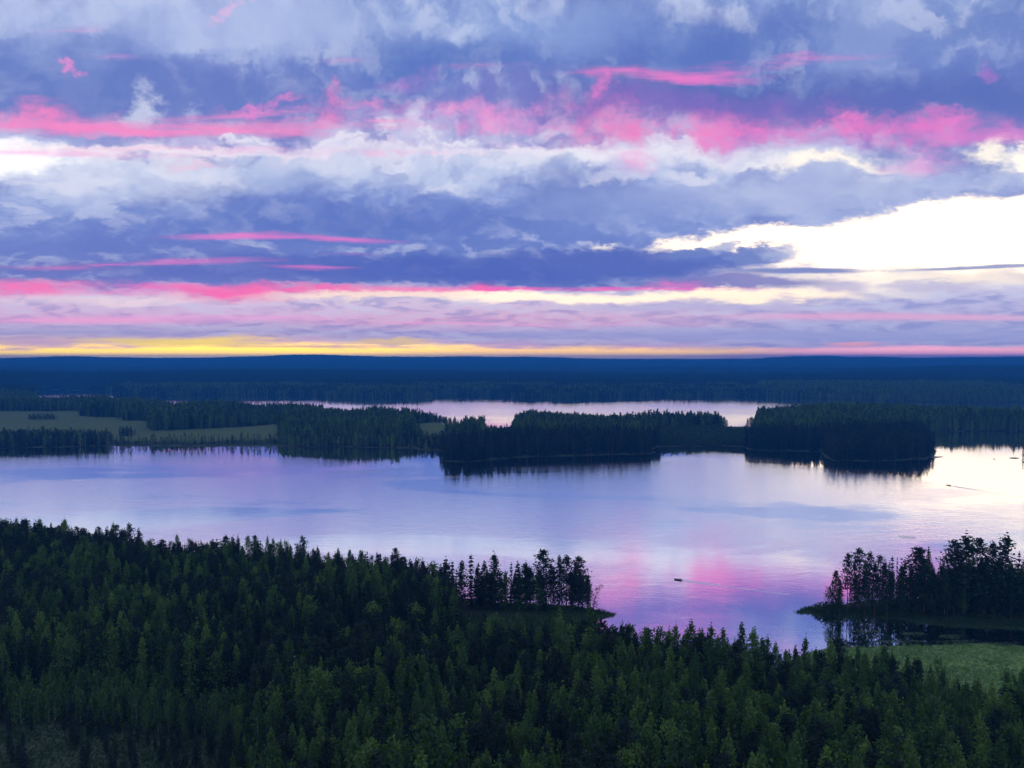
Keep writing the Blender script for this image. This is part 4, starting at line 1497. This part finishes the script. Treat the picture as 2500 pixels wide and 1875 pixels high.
slot = np.array([0, 6, 3, 9])


def far_wood(sel, name, label):
    i = np.where(sel & keepm)[0]
    if not len(i):
        return
    v = slot[mk[i]] + gm.integers(0, 3, len(i))
    tp = (mk[i] == 2) & (gm.uniform(size=len(i)) < 0.35)
    v[tp] = 12 + gm.integers(0, 3, tp.sum())
    bh = np.where(mk[i] == 3, 8.0, np.where(tp, 19.0, 16.0))
    wood(name, 'mid', MT, np.stack([mx[i], my[i], mz[i]], 1), v, mh[i] / bh, gm.uniform(0.95, 1.3, len(i)) * np.where(mh[i] < 12, 1.3, 1.0), label, 'forest')


far_wood(capec, 'headland_forest', 'tall dark spruce wood on the middle headland, mirrored in the lake')
far_wood(capee & ~caped, 'headland_forest', 'rounded wood on the right-hand headland, its trees down to the water')
far_wood(caped & ~capee, 'headland_forest', 'wood on the low headland left of the right-hand one')
far_wood(z1, 'shore_forest', 'dense dark row of trees along the far shore at the left border')
far_wood(z4 | z3, 'scrub', 'light green scrub behind the bay on the far shore')
other = ~(capec | capee | caped | z1 | z4 | z3)
far_wood(other & (px_ < 1210), 'forest', 'dark forest across the lake, left of the narrow channel')
far_wood(other & (px_ >= 1210), 'forest', 'dark forest across the lake, right of the narrow channel')


# copses on the bog meadow
def copse(px0, px1, py0, py1, n, h, label):
    g = np.random.default_rng(int(px0))
    t_ = g.uniform(0, 6.283, n)
    q = np.sqrt(g.uniform(0, 1, n))
    px = (px0 + px1) / 2 + (px1 - px0) / 2 * q * np.cos(t_)
    py = (py0 + py1) / 2 + (py1 - py0) / 2 * q * np.sin(t_)
    P_ = np.array([ground(a, b) for a, b in zip(px, py)])
    z = height(P_[:, 0], P_[:, 1]) - 0.1
    hh = h * g.uniform(0.75, 1.1, n) * (1 - 0.35 * q ** 3)
    wood('copse', 'mid', MT, np.stack([P_[:, 0], P_[:, 1], z], 1), g.choice([0, 1, 2, 3, 4, 5, 6, 7], n), hh / 16.0, g.uniform(1.0, 1.4, n), label, 'copse')


copse(62, 146, 1024, 1029, 70, 8.5, 'small flat copse alone on the bog meadow at the left')
copse(192, 305, 1012, 1021, 170, 17, 'dark copse at the back edge of the bog meadow, left of the largest one')
copse(300, 375, 1024, 1031, 90, 15, 'copse joining the two darkest copses of the bog meadow')
copse(366, 545, 1036, 1051, 330, 19, 'largest dark rounded copse in front of the bog meadow\'s back forest')
copse(286, 332, 1066, 1069, 26, 11, 'loose clump of small trees standing free on the meadow near the shore')

# the loose row of single trees along the far shore
gs = np.random.default_rng(55)
row = []
x_ = 276.0
while x_ < 690:
    row.append(x_)
    x_ += gs.choice([3, 4, 6, 9, 12], p=[0.3, 0.25, 0.2, 0.15, 0.1])
for i, px in enumerate(row):
    x, y = ground(px, 1085.5 + gs.normal(0, 1.0))
    h = gs.uniform(5.5, 12.5)
    leafy_ = gs.uniform() < 0.6
    tp = LOD['birch'][i % 3] if leafy_ else LOD['spruce'][i % 3]
    o = bpy.data.objects.new('shore_tree', tp.data)
    o.location = (x, y, 0.3)
    o.rotation_euler = (0, 0, gs.uniform(0, 6.28))
    o.scale = (h / 16 * 1.25, h / 16 * 1.25, h / 16)
    COL.objects.link(o)
    third = ('left end', 'left half', 'middle', 'right half', 'right end')[min(4, int((px - 276) / 83))]
    tag(o, '%s %s in the loose far-shore tree row below the bog meadow, %s' % ('short' if h < 8 else ('tall' if h > 10.5 else 'medium'), 'leafy tree' if leafy_ else 'pointed spruce', third),
        'tree', 'loose row of trees on the far shore')
for i, (bx, by, h, lb) in enumerate(((2497, 1118, 11, 'dark tree on the islet cut by the right border of the frame'), (2508, 1120, 13, 'second tree on the islet at the right border'), (2530, 1118, 14, 'third tree on the islet at the right border'))):
    x, y = ground(bx, by)
    plant('spruce', i, x, y, 0.2, h, 'spruce_tree', lb, 'tree', None, wide=1.3)

# ---------------------------------------------------------------- endless woods beyond the far lake
g4 = np.random.default_rng(31)
X_, Y_ = jitter_grid(-3200, 3200, 1450, 4300, 27.0, 0.5, 61)
kp = in_view(X_, Y_, 2.0)
X_, Y_ = X_[kp], Y_[kp]
S_ = shore(X_, Y_)
qx, qy = to_px(X_, Y_, 0)
kp = (S_ > 14) & (qy < 972) & (np.hypot(X_, Y_) < 4200)
X_, Y_, S_ = X_[kp], Y_[kp], S_[kp]
Z_ = height(X_, Y_, S_)
wood('far_forest', 'patch', PATCH, np.stack([X_, Y_, Z_], 1), g4.integers(0, 5, len(X_)), g4.uniform(0.75, 1.15, len(X_)), np.ones(len(X_)),
     'dark blue forest along the far side of the farther lake', 'forest')
X_, Y_ = jitter_grid(-8000, 8000, 3700, 9600, 80.0, 0.5, 63)
kp = in_view(X_, Y_, 1.0) & (np.hypot(X_, Y_) > 4150) & (np.hypot(X_, Y_) < 9600)
X_, Y_ = X_[kp], Y_[kp]
Z_ = height(X_, Y_, np.full(X_.shape, 900.0))
wood('distant_forest', 'patchbig', PATCH_BIG, np.stack([X_, Y_, Z_], 1), g4.integers(0, 4, len(X_)), g4.uniform(0.7, 1.1, len(X_)), np.ones(len(X_)) * 1.1,
     'hazy blue forest rolling away to the skyline', 'forest')
print('mid', int(keepm.sum()), 'far', len(X_))

# ================================================================ reeds, grass, lily pads
gr_ = np.random.default_rng(71)


def tuft(rng, n, h, spread, wdt, mat=None):
    V, F = [], []
    for _ in range(n):
        a_ = rng.uniform(0, 6.283)
        x, y = rng.normal(0, spread, 2)
        hh = h * rng.uniform(0.6, 1.1)
        dx_, dy_ = math.cos(a_) * wdt, math.sin(a_) * wdt
        lx, ly = rng.normal(0, 0.25 * hh, 2)
        b = len(V)
        V += [(x - dx_, y - dy_, -0.05), (x + dx_, y + dy_, -0.05), (x + lx * 0.5 + dx_ * 0.7, y + ly * 0.5 + dy_ * 0.7, hh * 0.6), (x + lx * 0.5 - dx_ * 0.7, y + ly * 0.5 - dy_ * 0.7, hh * 0.6), (x + lx, y + ly, hh)]
        F += [(b, b + 1, b + 2, b + 3), (b + 3, b + 2, b + 4)]
    return mesh_obj('grass_tuft', V, F, mat or M_REED, link=False)


TUFT = [tuft(np.random.default_rng(500 + i), 14, 0.75, 0.28, 0.05) for i in range(4)]


TUFT2 = [tuft(np.random.default_rng(510 + i), 14, 0.75, 0.28, 0.05, M_SEDGE) for i in range(4)]


def grass_over(sel_fn, x0, x1, y0, y1, step, size, label, name='reeds', seed=1, dark=False):
    x, y = jitter_grid(x0, x1, y0, y1, step, 0.5, seed)
    k_ = in_view(x, y, 2.0)
    x, y = x[k_], y[k_]
    sd = shore(x, y)
    k_ = sel_fn(x, y, sd)
    x, y, sd = x[k_], y[k_], sd[k_]
    z = np.maximum(height(x, y, sd), -0.05)
    sz = size * gr_.uniform(0.6, 1.2, len(x)) * (0.6 + 0.8 * vnoise(x, y, 5.0, 51))
    wood(name, 'tuft2' if dark else 'tuft', TUFT2 if dark else TUFT, np.stack([x, y, z], 1), gr_.integers(0, 4, len(x)), sz, np.ones(len(x)) * 1.2, label, 'grass')


fieldp, spitp, bogp = MEADOW_W[3][0], MEADOW_W[4][0], MEADOW_W[5][0]
grass_over(lambda x, y, s: inside(fieldp, x, y) & (s > -0.8), 50, 240, 120, 240, 1.15, 0.8, 'bright green reed meadow on the near shore at the right', seed=2)
grass_over(lambda x, y, s: inside(spitp, x, y) & (s > -0.8), -40, 60, 150, 250, 0.8, 0.9, 'green grass of the small cove and spit below the wooded point', seed=3, dark=True)
grass_over(lambda x, y, s: (s > -1.2) & (s < 4.5) & inside(np.array([ground(1930, 1480), ground(1930, 1505), ground(2230, 1530), ground(2560, 1545), ground(2560, 1500), ground(2150, 1490)]), x, y),
           80, 260, 200, 280, 0.6, 1.05, 'pale sedge fringe along the near bank of the right-hand isle', 'sedge', 4, True)
grass_over(lambda x, y, s: inside(bogp, x, y), -140, -30, 85, 180, 0.8, 0.8, 'dull grass tussocks of the open bog at the lower left', 'bog_grass', 5, True)

m_pad, t = material('lily_pad')
oi_ = t.n('ShaderNodeNewGeometry')
finish(t, principled(t, t.mix(oi_.outputs['Random Per Island'], (0.05, 0.09, 0.04, 1), (0.09, 0.13, 0.06, 1)), 0.25, 0.9))
mb = MB()
for cx, cy, rx, ry, n in ((2118, 1541, 44, 3.2, 150), (2230, 1547, 32, 4.0, 130), (2320, 1554, 30, 5.0, 120), (2200, 1566, 60, 4.0, 150), (2340, 1566, 60, 3.0, 110), (2440, 1570, 50, 3.0, 80)):
    for _ in range(n):
        a_, q = gr_.uniform(0, 6.283), math.sqrt(gr_.uniform(0, 1))
        x, y = ground(cx + rx * q * math.cos(a_), cy + ry * q * math.sin(a_))
        r_ = gr_.uniform(0.12, 0.30)
        b = len(mb.v)
        t0_ = gr_.uniform(0, 6.28)
        tx_, ty_ = gr_.normal(0, 0.05, 2)
        for k in range(7):
            a2 = t0_ + 5.7 * k / 6
            mb.v.append(Vector((x + r_ * math.cos(a2), y + r_ * math.sin(a2), 0.02 + r_ * (tx_ * math.cos(a2) + ty_ * math.sin(a2)))))
        mb.v.append(Vector((x, y, 0.015)))
        for k in range(6):
            mb.f.append((b + k, b + k + 1, b + 7))
pads = mb.build('lily_pads', m_pad)
tag(pads, 'scattered lily pads glinting on the dark water below the right-hand isle', 'lily pads', None, 'stuff')

# ================================================================ rocks by the right shore
m_rock = plain_material('granite', (0.16, 0.15, 0.15), 0.8, 0.3, 0.35, 1.5)


def rock(px, py, lx, ly, lz, rz, label, seed):
    g = np.random.default_rng(seed)
    V, F = [], []
    nu, nv_ = 12, 6
    for j in range(nv_ + 1):
        ph = math.pi * j / nv_
        for i in range(nu):
            th = 2 * math.pi * i / nu
            k = 1 + g.normal(0, 0.10)
            V.append((lx * k * math.sin(ph) * math.cos(th), ly * k * math.sin(ph) * math.sin(th), lz * k * math.cos(ph)))
    for j in range(nv_):
        for i in range(nu):
            a_, b = j * nu + i, j * nu + (i + 1) % nu
            F.append((a_, a_ + nu, b + nu, b))
    o = mesh_obj('rock', V, F, m_rock, smooth=False)
    x, y = ground(px, py)
    o.location = (x, y, 0.0)
    o.rotation_euler = (0, 0, rz)
    return tag(o, label, 'rock', 'low rocks off the right-hand headland')


rock(2284, 1116, 4.2, 1.6, 0.7, 0.1, 'long flat rock touching the tip of the right-hand headland', 1)
rock(2296, 1115.5, 2.6, 0.9, 0.45, 0.05, 'narrow rock trailing right of the headland\'s tip', 2)
rock(2476, 1118.5, 4.6, 1.5, 0.65, 0.0, 'long low rock lying alone near the right border', 3)
rock(2427, 1121, 1.1, 0.8, 0.4, 0.0, 'tiny rock between the headland and the right border', 4)


# ================================================================ boats, their crews and wakes
m_hull = plain_material('boat_paint', (0.05, 0.05, 0.06), 0.45, 0.5, 0.3, 2.0)
m_wood = plain_material('boat_wood', (0.16, 0.10, 0.06), 0.6, 0.3, 0.3, 4.0)
m_motor = plain_material('motor_black', (0.02, 0.02, 0.022), 0.35, 0.5, 0.2, 5.0)
m_coat = plain_material('dark_jacket', (0.03, 0.035, 0.05), 0.9, 0.1, 0.3, 8.0)
m_hair = plain_material('dark_hair', (0.03, 0.022, 0.016), 0.8, 0.2, 0.3, 20.0)
m_foam, t = material('churned_water')
geo = t.n('ShaderNodeNewGeometry')
nf = t.noise(t.vm('MULTIPLY', geo.outputs['Position'], (1.2, 1.2, 1.2)), 1.0, 4.0, 0.7)
gl = t.n('ShaderNodeBsdfGlossy')
gl.inputs[0].default_value = (0.95, 0.95, 0.97, 1)
gl.inputs['Roughness'].default_value = 0.35
df = t.n('ShaderNodeBsdfDiffuse')
df.inputs[0].default_value = (0.72, 0.74, 0.78, 1)
ms = t.n('ShaderNodeMixShader')
t.put(ms.inputs[0], t.rng(nf, 0.42, 0.68, 0.05, 0.8))
t.put(ms.inputs[1], gl.outputs[0])
t.put(ms.inputs[2], df.outputs[0])
finish(t, ms.outputs[0])


def hull(L=4.0, B=1.4, D=0.5):
    """an open clinker boat: stem forward (+x), transom aft"""
    V, F = [], []
    st = [(-0.50, 0.78, 0.0), (-0.30, 0.95, 0.0), (0.0, 1.0, 0.0), (0.22, 0.82, 0.05), (0.40, 0.42, 0.18), (0.50, 0.02, 0.42)]
    prof = [(1.0, 1.0), (0.93, 0.55), (0.62, 0.14), (0.0, 0.0)]
    ring = len(prof) * 2 - 1
    for x, b, rise in st:
        half_ = [(B / 2 * b * p, D * (rise + (1 + 0.25 * max(0, x) * 2 - rise) * q)) for p, q in prof]
        for y, z in half_:
            V.append((x * L, y, z - 0.12))
        for y, z in half_[-2::-1]:
            V.append((x * L, -y, z - 0.12))
    n = len(st)
    for i in range(n - 1):
        for k in range(ring - 1):
            F.append((i * ring + k, i * ring + k + 1, (i + 1) * ring + k + 1, (i + 1) * ring + k))
    F.append(tuple(range(ring)))
    # inner skin, 4 cm inside
    b0 = len(V)
    for v in list(V):
        V.append((v[0] * 0.985, v[1] * 0.94, v[2] + (0.0 if v[2] > 0.3 else 0.04)))
    for i in range(n - 1):
        for k in range(ring - 1):
            F.append((b0 + (i + 1) * ring + k, b0 + (i + 1) * ring + k + 1, b0 + i * ring + k + 1, b0 + i * ring + k))
        for k in (0, ring - 1):
            F.append((i * ring + k, (i + 1) * ring + k, b0 + (i + 1) * ring + k, b0 + i * ring + k))
    return V, F


def motorboat(px, py, px2, py2, label, plabel, wlabel, wake_len, thin=1.0):
    x, y = ground(px, py)
    x2, y2 = ground(px2, py2)
    rz = math.atan2(y - y2, x - x2)
    e = empty('motorboat', (x, y, 0), rz, 0.78)
    V, F = hull()
    mesh_obj('hull', V, F, m_hull, e)
    for sx in (-1.1, 0.35):
        q = MB()
        q.box((sx - 0.14, -0.66, 0.19), (sx + 0.14, 0.66, 0.23))
        q.build('thwart', m_wood, e)
    q = MB()
    q.tube([(-2.1, 0.70 * s_ * 0.8, 0.43) if i == 0 else ((0.0, 0.75 * s_, 0.44) if i == 1 else (1.7, 0.36 * s_, 0.52)) for s_ in (1,) for i in range(3)], [0.03, 0.03, 0.03], 5)
    q.build('gunwale', m_wood, e)
    q = MB()
    q.tube([(-2.1, -0.56, 0.43), (0.0, -0.75, 0.44), (1.7, -0.36, 0.52)], [0.03, 0.03, 0.03], 5)
    q.build('gunwale', m_wood, e)
    q = MB()
    q.tube([(-2.42, 0, 0.88), (-2.40, 0, 0.80), (-2.38, 0, 0.55)], [0.10, 0.17, 0.13], 8)
    mt = q.build('outboard_motor', m_motor, e)
    q = MB()
    q.tube([(-2.38, 0, 0.56), (-2.36, 0, -0.3)], [0.07, 0.05], 6)
    q.build('motor_leg', m_motor, mt)
    q = MB()
    q.tube([(-2.30, 0, 0.66), (-1.75, 0.12, 0.72)], [0.025, 0.02], 5)
    q.build('tiller', m_motor, mt)
    tag(e, label, 'motorboat')
    # the person steering, seated on the aft thwart, hand on the tiller
    verts = [((0, 0, 0.30), .17), ((0.0, 0, 0.52), .155), ((0.03, 0, 0.74), .19), ((0.04, 0, 0.86), .075), ((0.07, 0, 1.00), .105), ((0.06, 0, 1.10), .095),
             ((0.03, 0.20, 0.76), .075), ((-0.02, 0.32, 0.52), .058), ((-0.30, 0.26, 0.44), .045), ((-0.52, 0.16, 0.44), .036),
             ((0.03, -0.20, 0.76), .075), ((0.08, -0.30, 0.52), .058), ((0.32, -0.20, 0.42), .045), ((0.42, -0.17, 0.40), .036),
             ((0.02, 0.11, 0.28), .115), ((0.44, 0.15, 0.31), .085), ((0.50, 0.15, -0.02), .062), ((0.64, 0.15, -0.05), .05),
             ((0.02, -0.11, 0.28), .115), ((0.44, -0.15, 0.31), .085), ((0.50, -0.15, -0.02), .062), ((0.64, -0.15, -0.05), .05)]
    edges = [(0, 1), (1, 2), (2, 3), (3, 4), (4, 5), (2, 6), (6, 7), (7, 8), (8, 9), (2, 10), (10, 11), (11, 12), (12, 13), (0, 14), (14, 15), (15, 16), (16, 17), (0, 18), (18, 19), (19, 20), (20, 21)]
    pm = bpy.data.meshes.new('person')
    pm.from_pydata([v for v, _ in verts], edges, [])
    pm.materials.append(m_coat)
    po = bpy.data.objects.new('person', pm)
    COL.objects.link(po)
    sk = po.modifiers.new('skin', 'SKIN')
    for i, (_, r_) in enumerate(verts):
        pm.skin_vertices[0].data[i].radius = (r_, r_)
    pm.skin_vertices[0].data[0].use_root = True
    po.modifiers.new('smooth', 'SUBSURF').levels = 1
    po.modifiers['smooth'].render_levels = 2
    c_, s_ = math.cos(rz), math.sin(rz)
    po.location = (x - 0.86 * c_, y - 0.86 * s_, 0.0)
    po.scale = (0.92, 0.92, 0.92)
    po.rotation_euler = (0, 0, rz)
    tag(po, plabel, 'person')
    hv, hf = bush(np.random.default_rng(4), 0.11, 60, 0.07)
    hr = mesh_obj('hair', np.asarray(hv) + [0.05, 0, 1.08], hf, m_hair, po)
    # wake: a churned trail and two diverging trains of low waves
    ux, uy = -c_, -s_
    nx_, ny_ = -uy, ux
    V, F = [], []
    g = np.random.default_rng(8)

    def strip(off0, off1, wd0, wd1, length, hgt0, n_):
        rows = []
        for i in range(n_):
            s = i / (n_ - 1)
            d_ = 2.2 + s * length
            mid2 = off0 + (off1 - off0) * s + g.normal(0, 0.10 + 0.25 * s)
            wd = (wd0 + (wd1 - wd0) * s) * g.uniform(0.6, 1.2)
            row_ = []
            for k, (a_, hz) in enumerate(((-1, 0.0), (-0.4, 1.0), (0.2, 0.3), (1, 0.0))):
                q_ = mid2 + a_ * wd
                row_.append(len(V))
                V.append((x + ux * d_ + nx_ * q_, y + uy * d_ + ny_ * q_, 0.015 + hgt0 * hz * (1 - 0.7 * s) * g.uniform(0.5, 1.2)))
            rows.append(row_)
        for r0, r1 in zip(rows[:-1], rows[1:]):
            for k in range(3):
                F.append((r0[k], r0[k + 1], r1[k + 1], r1[k]))
    strip(0, 0.5, 0.45 * thin, 0.35 * thin, wake_len, 0.08, 70)
    strip(0.4, 0.11 * wake_len * 0.35, 0.15, 0.35 * thin, wake_len * 0.35, 0.12, 40)
    strip(-0.4, -0.11 * wake_len * 0.35, 0.15, 0.35 * thin, wake_len * 0.35, 0.12, 40)
    wk = mesh_obj('wake', V, F, m_foam, smooth=True)
    tag(wk, wlabel, 'wake', None, 'stuff')


motorboat(1655, 1416, 2010, 1464, 'small dark motorboat crossing the near lake, right of the wooded point', 'person in dark clothes sitting at the stern of the near motorboat',
          'pale wake trailing right behind the near motorboat', 40.0)
motorboat(2315, 1185, 2500, 1216, 'tiny dark motorboat on the bright water far right, below the headland', 'person in dark clothes sitting in the tiny far motorboat',
          'thin wake line behind the tiny far motorboat', 55.0, 0.5)

# ================================================================ haze: blue evening air over the whole land
hb = MB()
hb.box((-13900, -13900, -4.5), (13900, 13900, 140.0))
m_haze = bpy.data.materials.new('evening_haze')
m_haze.use_nodes = True
t = NT(m_haze.node_tree)
pv_ = t.n('ShaderNodeVolumePrincipled')
pv_.inputs['Color'].default_value = (0.05, 0.40, 1.0, 1)
pv_.inputs['Density'].default_value = 1.4e-4
pv_.inputs['Density Attribute'].default_value = ''
pv_.inputs['Anisotropy'].default_value = 0.0
mo = t.n('ShaderNodeOutputMaterial')
t.put(mo.inputs['Volume'], pv_.outputs[0])
haze = hb.build('haze', m_haze)
tag(haze, 'thin blue evening haze over the lakes and forests', None, None, 'stuff')
